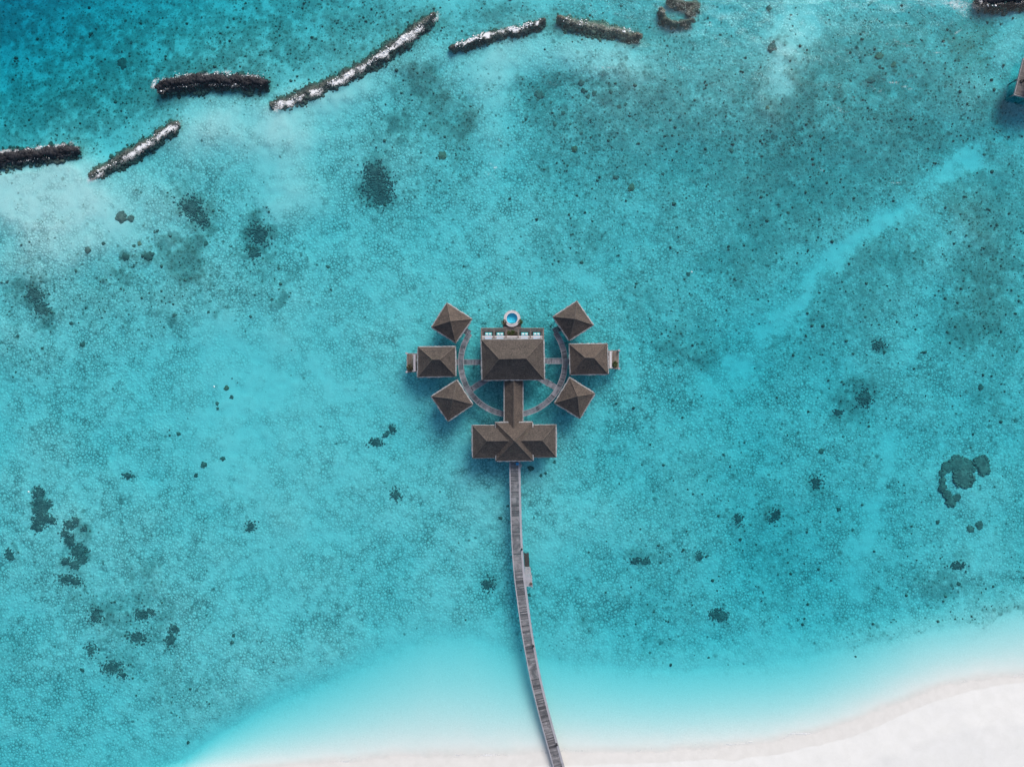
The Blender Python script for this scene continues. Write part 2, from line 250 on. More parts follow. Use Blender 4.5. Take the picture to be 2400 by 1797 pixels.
# ------------------------------------------------------------------ materials
def mat_seabed():
    t = NT('seabed_sand'); p = t.pos()
    cov, cell, brown, wet = (t.attr(k) for k in ('cover', 'cell', 'brown', 'wet'))
    warp = t.n('ShaderNodeTexNoise', i_Scale=.9, i_Detail=2.0); t.l(p, warp.inputs['Vector'])
    wv = t.n('ShaderNodeVectorMath', operation='MULTIPLY_ADD'); t.l(warp.outputs['Color'], wv.inputs[0]); wv.inputs[1].default_value = (.5, .5, 0); t.l(p, wv.inputs[2])
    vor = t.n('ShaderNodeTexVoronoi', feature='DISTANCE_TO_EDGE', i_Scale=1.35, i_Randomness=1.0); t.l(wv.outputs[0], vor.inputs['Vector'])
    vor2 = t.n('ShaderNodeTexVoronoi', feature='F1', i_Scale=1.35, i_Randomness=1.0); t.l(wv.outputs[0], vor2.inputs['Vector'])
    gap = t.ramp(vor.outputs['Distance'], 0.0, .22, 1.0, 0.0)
    blotch = t.noise(p, .16, 5, .6, .6)
    blot2 = t.noise(p, .55, 5, .62, .4)
    gap_shade = t.math('MULTIPLY', t.math('MULTIPLY', gap, cell), t.ramp(t.math('ADD', t.math('MULTIPLY', blotch, .6), t.math('MULTIPLY', blot2, .5)), .42, .70, .12, 1.0))
    grain = t.noise(p, 7.0, 3, .7)
    sand = t.mix(t.ramp(grain, .3, .7), (.60, .60, .58), (.76, .76, .745))
    film = t.ramp(t.math('ADD', t.math('MULTIPLY', blotch, .5), t.math('MULTIPLY', blot2, .5)), .38, .85)
    sand = t.mix(t.math('MULTIPLY', t.math('MULTIPLY', film, cell), .60), sand, (.30, .345, .34))
    sand = t.mix(t.math('MULTIPLY', gap_shade, .85), sand, (.11, .14, .14))  # shade between the sand mounds, put into the sand colour
    # algae, rubble: threshold of fine noise against the cover field
    f1 = t.noise(p, .75, 9, .68, .5)
    f2 = t.noise(p, 2.6, 6, .7, .3)
    f = t.math('ADD', t.math('MULTIPLY', f1, .55), t.math('MULTIPLY', f2, .45))
    th = t.math('ADD', f, t.math('MULTIPLY', t.math('SUBTRACT', cov, .5), .62))
    alg = t.ramp(th, .42, .85)
    film2 = t.ramp(th, .30, .60)
    bcol = t.mix(brown, (.30, .345, .33), (.37, .345, .30))
    dcol = t.mix(brown, (.065, .09, .092), (.14, .12, .105))
    dcol = t.mix(t.ramp(f2, .42, .60), dcol, t.mix(brown, (.19, .235, .23), (.29, .265, .235)))
    c = t.mix(t.math('MULTIPLY', film2, .72), sand, bcol)
    c = t.mix(t.math('MULTIPLY', alg, .66), c, dcol)
    wetc = t.mix(t.ramp(t.noise(p, .5, 4, .6), .3, .7), (.60, .59, .56), (.65, .64, .612))
    dry = t.mix(t.ramp(t.noise(p, .35, 9, .72, .3), .30, .70), (.63, .635, .61), (.72, .725, .71))
    dry = t.mix(t.ramp(grain, .25, .75), dry, (.70, .705, .685))
    spk = t.attr('speck')
    for sc, lo, hi, amt in ((.7, .10, .30, .6), (1.3, .10, .36, .75), (2.4, .10, .38, .75)):
        sv = t.n('ShaderNodeTexVoronoi', feature='F1', i_Scale=sc, i_Randomness=1.0); t.l(wv.outputs[0], sv.inputs['Vector'])
        sx = t.n('ShaderNodeSeparateXYZ'); t.l(sv.outputs['Color'], sx.inputs[0])
        on = t.math('LESS_THAN', sx.outputs[0], spk)
        rad = t.math('MULTIPLY', t.math('ADD', .35, t.math('MULTIPLY', sx.outputs[1], 1.0)), hi)
        dd = t.math('SUBTRACT', t.math('ADD', sv.outputs['Distance'], t.math('MULTIPLY', t.math('SUBTRACT', f2, .5), .5)), rad)
        spot = t.math('MULTIPLY', t.math('MULTIPLY', t.ramp(dd, -.15, .15, 1, 0), on), t.math('MULTIPLY_ADD', sx.outputs[2], .5, .45))
        c = t.mix(t.math('MULTIPLY', spot, amt), c, t.mix(brown, (.07, .10, .09), (.16, .12, .085)))
    hz = t.n('ShaderNodeSeparateXYZ'); t.l(p, hz.inputs[0])
    c = t.mix(t.ramp(hz.outputs[2], -.5, .05), c, dry)
    c = t.mix(t.math('MULTIPLY', t.ramp(wet, .05, .75), .8), c, wetc)
    h = t.math('ADD', t.math('MULTIPLY', t.math('MULTIPLY', t.ramp(vor2.outputs['Distance'], 0, .6, 1, 0), cell), .5), t.math('MULTIPLY', f2, t.math('ADD', cov, .12)))
    nrm = t.bump(h, .55, .35)
    return t.done(t.bsdf(c, .95, .1, nrm))

def mat_water():
    t = NT('sea_water'); p = t.pos(); foam = t.attr('foam')
    w1 = t.noise(p, .9, 4, .6, .3); w2 = t.noise(p, 3.5, 3, .6)
    nrm = t.bump(t.math('ADD', t.math('MULTIPLY', w1, .7), t.math('MULTIPLY', w2, .3)), .35, .12)
    gl = t.n('ShaderNodeBsdfGlossy', i_Roughness=.06); t.l(nrm, gl.inputs['Normal'])
    tr = t.n('ShaderNodeBsdfTransparent', i_Color=(1, 1, 1, 1))
    lw = t.n('ShaderNodeLayerWeight', i_Blend=.5); t.l(nrm, lw.inputs['Normal']); fr = t.math('MULTIPLY_ADD', t.math('POWER', lw.outputs['Facing'], 5.0), .98, .02)
    m1 = t.n('ShaderNodeMixShader'); t.l(fr, m1.inputs[0]); t.l(tr.outputs[0], m1.inputs[1]); t.l(gl.outputs[0], m1.inputs[2])
    df = t.n('ShaderNodeBsdfDiffuse', i_Color=(.86, .88, .90, 1))
    n1 = t.noise(p, 1.3, 8, .7, 1.2); n2 = t.noise(p, 4.2, 5, .7, .8)
    f1 = t.math('SUBTRACT', 1.0, t.math('ABSOLUTE', t.math('MULTIPLY_ADD', n1, 5.0, -2.5))); f2 = t.math('SUBTRACT', 1.0, t.math('ABSOLUTE', t.math('MULTIPLY_ADD', n2, 4.0, -2.0)))
    fm = t.math('ADD', t.math('ADD', t.math('MULTIPLY', f1, .6), t.math('MULTIPLY', f2, .4)), t.math('MULTIPLY', t.math('SUBTRACT', foam, .5), .75))
    ff = t.math('MULTIPLY', t.math('MULTIPLY', t.ramp(fm, .64, 1.06), t.ramp(foam, .02, .2)), .9)
    m2 = t.n('ShaderNodeMixShader'); t.l(ff, m2.inputs[0]); t.l(m1.outputs[0], m2.inputs[1]); t.l(df.outputs[0], m2.inputs[2])
    ab = t.n('ShaderNodeVolumeAbsorption', i_Density=ABS_D)
    ab.inputs['Color'].default_value = (*ABS_C, 1)
    return t.done(m2.outputs[0], ab.outputs[0])
# absorption per metre = density * (1 - colour)
ABS_D = 0.32
ABS_C = (0.0, 1 - .048 / .32, 1 - .030 / .32)

def mat_thatch(name='roof_thatch', a=(.036, .034, .034), b=(.138, .116, .102), lift=0.0):
    t = NT(name); p = t.pos()
    g1 = t.noise(p, 4.2, 6, .8, .2); g2 = t.noise(p, .45, 5, .6, .6); g3 = t.noise(p, 1.7, 4, .6)
    v = t.math('ADD', t.math('MULTIPLY', g1, .72), t.math('ADD', t.math('MULTIPLY', g2, .16), t.math('MULTIPLY', g3, .12)))
    c = t.mix(t.ramp(v, .36, .64), a, b)
    c = t.mix(t.ramp(t.noise(p, .8, 4, .6, 1.0), .58, .72, 0, .35), c, (.11, .115, .08))
    oi = t.n('ShaderNodeObjectInfo').outputs['Random']
    hs = t.n('ShaderNodeHueSaturation'); t.l(c, hs.inputs['Color']); t.l(t.math('MULTIPLY_ADD', oi, .30, .86), hs.inputs['Value']); t.l(t.math('MULTIPLY_ADD', oi, .5, .75), hs.inputs['Saturation']); c = hs.outputs[0]
    nrm = t.bump(t.math('ADD', g1, t.math('MULTIPLY', g3, .6)), .7, .12)
    return t.done(t.bsdf(c, .95, .08, nrm))

def mat_wood(name, a, b, stain=(.05, .055, .065), amt=.6, tint=True, scale=1.0):
    t = NT(name); p = t.pos()
    k = t.attr('tint') if tint else t.noise(p, 2.0, 3, .6)
    g = t.noise(p, 6.0, 4, .7)
    v = t.math('ADD', t.math('MULTIPLY', k, .75), t.math('MULTIPLY', g, .3))
    c = t.mix(t.ramp(v, .2, .85, smooth=False), a, b)
    s = t.ramp(t.math('ADD', t.math('MULTIPLY', t.noise(p, .55 * scale, 5, .62, .8), .8), t.math('MULTIPLY', k, .16)), .44, .66, 0, amt)
    c = t.mix(s, c, stain)
    return t.done(t.bsdf(c, .8, .2, t.bump(g, .3, .03)))

def mat_plain(name, col, rough=.7, var=.18, scale=3.0, spec=.3):
    t = NT(name); p = t.pos()
    n = t.noise(p, scale, 5, .65)
    lo = tuple(max(0, c * (1 - var)) for c in col); hi = tuple(min(1, c * (1 + var)) for c in col)
    c = t.mix(t.ramp(n, .3, .7), lo, hi)
    return t.done(t.bsdf(c, rough, spec, t.bump(n, .2, .02)))

def mat_rock(name, a, b, spec=.4, a2=None, b2=None):
    t = NT(name); p = t.pos()
    n = t.noise(p, 1.6, 6, .7); m = t.noise(p, .5, 3, .6)
    oi = t.n('ShaderNodeObjectInfo').outputs['Random']
    c = t.mix(t.ramp(t.math('ADD', t.math('MULTIPLY', n, .6), t.math('MULTIPLY', m, .4)), .36, .66), a, b)
    if a2:
        c2 = t.mix(t.ramp(t.math('ADD', t.math('MULTIPLY', n, .6), t.math('MULTIPLY', m, .4)), .36, .66), a2, b2)
        c = t.mix(t.ramp(t.attr('tint'), .2, .8), c, c2)
    return t.done(t.bsdf(c, .7, spec, t.bump(n, .6, .12)))

def mat_leaf(name, a, b):
    t = NT(name); p = t.pos()
    return t.done(t.bsdf(t.mix(t.ramp(t.noise(p, 5.0, 3, .7), .35, .65), a, b), .6, .3))

def mat_pool():
    t = NT('pool_water'); p = t.pos()
    nrm = t.bump(t.noise(p, 4.0, 4, .6, .4), .5, .06)
    gl = t.n('ShaderNodeBsdfGlossy', i_Roughness=.05); t.l(nrm, gl.inputs['Normal'])
    tr = t.n('ShaderNodeBsdfTransparent', i_Color=(.62, .93, .98, 1))
    lw = t.n('ShaderNodeLayerWeight', i_Blend=.5); t.l(nrm, lw.inputs['Normal']); fr = t.math('MULTIPLY_ADD', t.math('POWER', lw.outputs['Facing'], 5.0), .98, .02)
    m1 = t.n('ShaderNodeMixShader'); t.l(fr, m1.inputs[0]); t.l(tr.outputs[0], m1.inputs[1]); t.l(gl.outputs[0], m1.inputs[2])
    return t.done(m1.outputs[0])

M = dict(
    seabed=mat_seabed(), water=mat_water(), thatch=mat_thatch(),
    ridge=mat_thatch('ridge_thatch', (.062, .056, .053), (.165, .138, .12)),
    pink=mat_thatch('pale_thatch', (.20, .17, .165), (.36, .30, .29)),
    trim=mat_plain('eave_trim', (.27, .275, .285), .85, .35, 2.2),
    jetty=mat_wood('jetty_boards', (.07, .07, .078), (.31, .30, .315), (.060, .065, .075), .85),
    walk=mat_wood('walkway_boards', (.06, .065, .08), (.25, .25, .29), (.055, .062, .078), .7),
    kerb=mat_wood('weathered_kerb', (.28, .285, .32), (.40, .40, .435), (.20, .21, .23), .5, tint=False),
    deck=mat_wood('brown_deck_boards', (.13, .098, .08), (.25, .195, .165), (.09, .07, .06), .5),
    tdeck=mat_wood('terrace_boards', (.11, .10, .10), (.25, .225, .215), (.06, .058, .06), .6),
    wall=mat_wood('timber_wall', (.10, .075, .055), (.20, .15, .11), (.06, .05, .04), .4, tint=False),
    dark=mat_wood('dark_timber', (.035, .032, .034), (.075, .068, .068), (.02, .02, .022), .4, tint=False),
    post=mat_wood('brown_post', (.18, .135, .12), (.30, .235, .21), (.12, .09, .08), .4, tint=False),
    stilt=mat_plain('concrete_stilt', (.28, .28, .27), .85),
    awning=mat_plain('pale_awning', (.55, .53, .545), .7, .12, 5.0),
    awning2=mat_plain('grey_awning', (.36, .35, .385), .7, .12, 5.0),
    turq=mat_plain('turquoise_fabric', (.10, .46, .50), .85, .12, 4.0, .1),
    white=mat_plain('white_fabric', (.72, .80, .81), .85, .05, 4.0, .1),
    paleaqua=mat_plain('pale_aqua_fabric', (.33, .60, .85), .85, .08, 4.0, .1),
    rim=mat_plain('pool_stone', (.47, .45, .47), .7, .22, 2.5),
    tile=mat_plain('pool_tile', (.13, .70, .86), .4, .2, 3.0),
    poolw=mat_pool(),
    coral=mat_rock('dark_coral', (.075, .09, .088), (.19, .20, .175), .1),
    coralb=mat_rock('brown_coral', (.16, .115, .085), (.34, .27, .205), .1),
    coralg=mat_rock('grey_coral', (.115, .11, .105), (.25, .235, .21), .1),
    grass=mat_rock('seagrass', (.085, .10, .105), (.19, .205, .20), .05),
    rubble=mat_rock('coral_rubble', (.07, .08, .075), (.20, .20, .165), .1),
    rockd=mat_rock('wet_black_rock', (.007, .008, .011), (.032, .034, .042), .3),
    rockb=mat_rock('brown_reef_rock', (.05, .042, .038), (.19, .15, .125), .25),
    rockt=mat_rock('algae_reef_rock', (.13, .125, .10), (.30, .28, .215), .15),
    moundd=mat_rock('wet_rubble', (.007, .008, .011), (.032, .034, .042), .3, (.06, .058, .05), (.16, .15, .125)),
    moundbr=mat_rock('brown_rubble', (.10, .078, .062), (.27, .215, .17), .15, (.12, .105, .08), (.25, .225, .18)), rockbr=mat_rock('brown_boulder', (.10, .078, .062), (.27, .215, .17), .15),
    moundb=mat_rock('reef_rubble', (.055, .048, .044), (.20, .165, .14), .2, (.09, .085, .068), (.22, .20, .155)),
    foam=mat_plain('sea_foam', (.86, .88, .90), .9, .04, 3.0, .05),
    leaf=mat_leaf('green_leaf', (.030, .055, .016), (.09, .13, .035)),
    leafb=mat_leaf('olive_leaf', (.045, .045, .025), (.13, .12, .07)),
    pot=mat_plain('dark_pot', (.06, .052, .05), .6),
    black=mat_plain('black_metal', (.018, .019, .022), .5),
    blue=mat_plain('blue_plastic', (.03, .30, .60), .5, .08),
    glass=mat_plain('dark_window', (.02, .028, .032), .15, .1, 1.0, .6),
)

# ------------------------------------------------------------------ object helpers
def tag(o, label=None, cat=None, group=None, kind=None):
    if label: o['label'] = label
    if cat: o['category'] = cat
    if group: o['group'] = group
    if kind: o['kind'] = kind
    return o
def thing(name, loc, label, cat, group=None, rz=0.0):
    o = bpy.data.objects.new(name, None); COL.objects.link(o)
    o.location = loc; o.rotation_euler = (0, 0, rz); o.empty_display_size = .5
    return tag(o, label, cat, group)

class MB:
    """collects world-space verts and faces for ONE mesh"""
    def __init__(self): self.v = []; self.f = []; self.t = []
    def add(self, vs, fs, tint=None):
        n = len(self.v); self.v += [tuple(v) for v in vs]; self.f += [tuple(i + n for i in f) for f in fs]
        self.t += [random.random() if tint is None else tint] * len(vs)
    def prism(self, poly, z0, z1, tint=None):
        n = len(poly)
        vs = [(p[0], p[1], z0) for p in poly] + [(p[0], p[1], z1) for p in poly]
        fs = [tuple(range(n - 1, -1, -1)), tuple(range(n, 2 * n))] + [(i, (i + 1) % n, n + (i + 1) % n, n + i) for i in range(n)]
        self.add(vs, fs, tint)
    def box(self, c, s, rz=0.0, tint=None):
        hx, hy, hz = s[0] / 2, s[1] / 2, s[2] / 2; ca, sa = math.cos(rz), math.sin(rz)
        poly = [(c[0] + x * ca - y * sa, c[1] + x * sa + y * ca) for x, y in ((-hx, -hy), (hx, -hy), (hx, hy), (-hx, hy))]
        self.prism(poly, c[2] - hz, c[2] + hz, tint)
    def cyl(self, c, r, z0, z1, n=12, r1=None, tint=None):
        r1 = r if r1 is None else r1
        a = [2 * math.pi * i / n for i in range(n)]
        vs = [(c[0] + r * math.cos(t), c[1] + r * math.sin(t), z0) for t in a] + [(c[0] + r1 * math.cos(t), c[1] + r1 * math.sin(t), z1) for t in a]
        fs = [tuple(range(n - 1, -1, -1)), tuple(range(n, 2 * n))] + [(i, (i + 1) % n, n + (i + 1) % n, n + i) for i in range(n)]
        self.add(vs, fs, tint)
    def tube(self, a, b, r, n=7):
        a = Vector(a); b = Vector(b); d = (b - a).normalized()
        u = d.orthogonal().normalized(); w = d.cross(u)
        vs = []
        for q in (a, b):
            vs += [q + r * (math.cos(2 * math.pi * i / n) * u + math.sin(2 * math.pi * i / n) * w) for i in range(n)]
        self.add(vs, [(i, (i + 1) % n, n + (i + 1) % n, n + i) for i in range(n)] + [tuple(range(n - 1, -1, -1)), tuple(range(n, 2 * n))])
    def build(self, name, mat, parent=None, smooth=False, merge=0.0, root=None):
        base = Vector((0, 0, 0)); q = parent
        while q is not None: base = base + Vector(q.location); q = q.parent
        me = bpy.data.meshes.new(name)
        loc = Vector((0, 0, 0))
        if parent is None:
            arr = np.array(self.v); loc = Vector((arr[:, 0].mean(), arr[:, 1].mean(), arr[:, 2].min())); base = loc
        me.from_pydata([(v[0] - base.x, v[1] - base.y, v[2] - base.z) for v in self.v], [], self.f)
        at = me.attributes.new('tint', 'FLOAT', 'POINT'); at.data.foreach_set('value', self.t)
        if merge or True:
            bm = bmesh.new(); bm.from_mesh(me)
            if merge: bmesh.ops.remove_doubles(bm, verts=bm.verts, dist=merge)
            bmesh.ops.recalc_face_normals(bm, faces=bm.faces)
            bm.to_mesh(me); bm.free()
        if smooth: me.polygons.foreach_set('use_smooth', [True] * len(me.polygons))
        me.materials.append(mat)
        o = bpy.data.objects.new(name, me); COL.objects.link(o); o.location = loc
        if parent is not None: o.parent = parent
        return o

def fast_mesh(name, V, F, mat, smooth=True, attrs=None):
    V = np.asarray(V, np.float32); F = np.asarray(F, np.int32); k = F.shape[1]
    me = bpy.data.meshes.new(name)
    me.vertices.add(len(V)); me.vertices.foreach_set('co', V.ravel())
    me.loops.add(F.size); me.loops.foreach_set('vertex_index', F.ravel())
    me.polygons.add(len(F)); me.polygons.foreach_set('loop_start', np.arange(0, F.size, k, dtype=np.int32))
    me.polygons.foreach_set('loop_total', np.full(len(F), k, np.int32))
    if smooth: me.polygons.foreach_set('use_smooth', np.ones(len(F), bool))
    for n, a in (attrs or {}).items():
        at = me.attributes.new(n, 'FLOAT', 'POINT'); at.data.foreach_set('value', np.asarray(a, np.float32))
    me.materials.append(mat); me.update(calc_edges=True)
    return me
def link(name, me, loc=(0, 0, 0), parent=None):
    o = bpy.data.objects.new(name, me); COL.objects.link(o); o.location = loc
    if parent is not None: o.parent = parent
    return o

# ------------------------------------------------------------------ setting: seabed, water
def axis(lo, hi, step, far):
    core = np.arange(lo, hi + step / 2, step)
    g = []; d = step; x = hi
    while x < far: d *= 1.22; x += d; g.append(x)
    g = np.array(g)
    return np.concatenate([(lo - (g - hi))[::-1], core, g])
def grid(xs, ys):
    X, Y = np.meshgrid(xs, ys); nx, ny = len(xs), len(ys)
    i = (np.arange(ny - 1)[:, None] * nx + np.arange(nx - 1)[None, :]).ravel()
    return X.ravel(), Y.ravel(), np.stack([i, i + 1, i + nx + 1, i + nx], 1)
X, Y, F = grid(axis(-128, 128, .5, 3000), axis(-98, 98, .5, 3000))
Z, cov, cell, brown, wet, tt, sh, spk = fields(X, Y)
Z = Z + np.where(Z < 0, np.clip((tt - .85) / .3, 0.05, 1) * ((fbm(X * .9, Y * .9, 91, 3) - .5) * .22 + np.clip(cov, 0, .8) * (fbm(X * .6, Y * .6, 92, 3) - .4) * .5), 0)
o = link('seabed', fast_mesh('seabed', np.stack([X, Y, Z], 1), F, M['seabed'], True, dict(cover=cov, cell=cell, brown=brown, wet=wet, speck=spk)))
_GX = axis(-128, 128, .5, 3000); _GY = axis(-98, 98, .5, 3000); _GZ = Z.reshape(len(_GY), len(_GX)); _GC = cov.reshape(len(_GY), len(_GX))
def lookup(T, x, y):
    x = np.atleast_1d(np.asarray(x, float)); y = np.atleast_1d(np.asarray(y, float))
    i = np.clip(np.searchsorted(_GX, x) - 1, 0, len(_GX) - 2); j = np.clip(np.searchsorted(_GY, y) - 1, 0, len(_GY) - 2)
    u = np.clip((x - _GX[i]) / (_GX[i + 1] - _GX[i]), 0, 1); v = np.clip((y - _GY[j]) / (_GY[j + 1] - _GY[j]), 0, 1)
    return (T[j, i] * (1 - u) + T[j, i + 1] * u) * (1 - v) + (T[j + 1, i] * (1 - u) + T[j + 1, i + 1] * u) * v
def ground_z(x, y): return lookup(_GZ, x, y)
tag(o, 'pale sandy seabed with dark algae patches rising to a white beach', 'seabed', kind='structure')

def foam_field(x, y):
    px = x / S + 1200; py = -y / S + 898.5
    wx = px + (fbm(px / 22, py / 22, 7, 3) - .5) * 16; wy = py + (fbm(px / 22, py / 22, 8, 3) - .5) * 16
    f = np.zeros_like(px)
    for kind, pts, hw, top, lab, (sd, amt) in BREAK:
        d, s = seg_dist(wx, wy, pts)
        if sd == 0: v = np.exp(-(d / (hw * .75)) ** 2)
        elif kind == 'dark': v = 1.15 * np.exp(-((s * d - hw * .98) / (hw * .5)) ** 2) + .6 * np.exp(-((-s * d - hw * 1.05) / (hw * .42)) ** 2)
        else: v = 1.1 * np.exp(-((-s * d - hw * .72) / (hw * .42)) ** 2) + .55 * np.exp(-((-s * d - hw * 1.4) / (hw * .9)) ** 2)
        de = np.minimum(np.hypot(wx - pts[0][0], wy - pts[0][1]), np.hypot(wx - pts[-1][0], wy - pts[-1][1])) if kind != 'dark' else 99
        br = np.clip((de - 2) / 16, 0, 1) * np.clip((fbm(px / 17, py / 17, 19, 5, .68) - .34) / .24, .1, 1.1)
        f = np.maximum(f, np.clip(v, 0, 1) * min(1.25, amt * (1.05 if kind == 'dark' else .85)) * br)
    f = np.maximum(f, .42 * blobs(wx, wy, [(2235, 6, 75, 13, 8, 1), (2255, 28, 30, 12, 30, .7), (2170, 12, 60, 10, 20, .5), (1065, 45, 20, 10, -30, .5)]))
    # thin breaking lines over the reef flat
    for (x0, y0, L, a, s) in [(1935, 50, 28, 28, .5), (2180, 123, 36, 8, .40), (2120, 103, 30, 18, .5), (2090, 192, 26, 24, .5), (2120, 203, 30, 16, .5), (1968, 257, 22, 28, .5), (1998, 226, 18, 6, .45),
                              (1163, 390, 20, 28, .5), (1150, 412, 24, 30, .42), (1175, 330, 20, 30, .42), (1420, 160, 40, -4, .4), (2040, 205, 30, 32, .42), (1930, 400, 30, 20, .4), (1960, 130, 20, 20, .4), (2060, 215, 30, 28, .42), (1600, 245, 30, 20, .36), (2115, 430, 26, 4, .4), (1540, 180, 26, 10, .36), (1290, 190, 26, 28, .36), (2250, 70, 30, -35, .4), (2080, 105, 22, 20, .42)]:
        c, sn = math.cos(math.radians(a)), math.sin(math.radians(a)); dx, dy = wx - x0, wy - y0
        u = dx * c + dy * sn; v = -dx * sn + dy * c
        f = np.maximum(f, (s + .04) * np.exp(-(u / L) ** 4 - (v / 2.6) ** 2) * (.35 + 1.0 * fbm(px / 9, py / 9, 23, 3)))
    shv = np.interp(px, *zip(*SHORE)) + (fbm(px / 160, py / 4000, 61, 3) - .5) * 14
    k = (fbm(px / 45, py / 400, 15, 3) - .42) * 2.2
    f = np.maximum(f, np.clip(k, 0, .85) * np.exp(-((py - shv + 5 + (fbm(px / 30, py / 300, 16, 2) - .5) * 18) / 3.0) ** 2))
    return f
xs = axis(-128, 128, .5, 2990); ys = axis(-98, 98, .5, 2990)
X, Y, F = grid(xs, ys); nx, ny = len(xs), len(ys)
calm = np.exp(-np.maximum(0, np.hypot(X, Y) - 200) / 200)
Zw = ((fbm(X * .35 + Y * .12, Y * .5, 41, 3) - .5) * .10) * calm
V = np.stack([X, Y, Zw], 1)
rim = np.concatenate([np.arange(nx), np.arange(1, ny) * nx + nx - 1, (ny - 1) * nx + np.arange(nx - 2, -1, -1), np.arange(ny - 2, 0, -1) * nx])
low = V[rim].copy(); low[:, 2] = -45
n0 = len(V); nr = len(rim)
skirt = np.stack([rim, n0 + np.arange(nr), n0 + (np.arange(nr) + 1) % nr, np.roll(rim, -1)], 1)
me_v = np.concatenate([V, low]); foam_a = np.concatenate([foam_field(X, Y), np.zeros(nr)])
wm = fast_mesh('water', me_v, np.concatenate([F, skirt]), M['water'], True, dict(foam=foam_a))
bm = bmesh.new(); bm.from_mesh(wm); bm.verts.ensure_lookup_table()
bf = bm.faces.new([bm.verts[n0 + i] for i in range(nr)]); bmesh.ops.recalc_face_normals(bm, faces=bm.faces); bm.to_mesh(wm); bm.free()
tag(link('water', wm), 'clear turquoise lagoon water over the sandy seabed', 'water', kind='structure')

# ------------------------------------------------------------------ rocks, corals
def ico(sub, seed, flat=1.0, rough=.25, freq=1.6):
    bm = bmesh.new(); bmesh.ops.create_icosphere(bm, subdivisions=sub, radius=1.0)
    v = np.array([q.co[:] for q in bm.verts]); f = np.array([[q.index for q in p.verts] for p in bm.faces]); bm.free()
    n = fbm(v[:, 0] * freq + 9 + v[:, 2] * .7, v[:, 1] * freq + 5 - v[:, 2] * .9, seed, 3) - .5
    v = v * (1 + rough * 2 * n)[:, None]; v[:, 2] *= flat
    return v, f
ROCKS = [ico(1, 100 + i, .8, .45, 1.9) for i in range(8)]
LUMPS = [ico(2, 130 + i, .7, .38, 2.3) for i in range(6)]
def scatter(points, protos):
    """points: list of (x,y,z,rx,ry,rz); returns V,F of one mesh"""
    Vs = []; Fs = []; n = 0
    for (x, y, z, a, b, c) in points:
        v, f = protos[random.randrange(len(protos))]
        th = random.random() * 6.283; ct, st = math.cos(th), math.sin(th)
        w = np.empty_like(v)
        w[:, 0] = (v[:, 0] * ct - v[:, 1] * st) * a + x; w[:, 1] = (v[:, 0] * st + v[:, 1] * ct) * b + y; w[:, 2] = v[:, 2] * c + z
        Vs.append(w); Fs.append(f + n); n += len(v)
    return np.concatenate(Vs), np.concatenate(Fs)

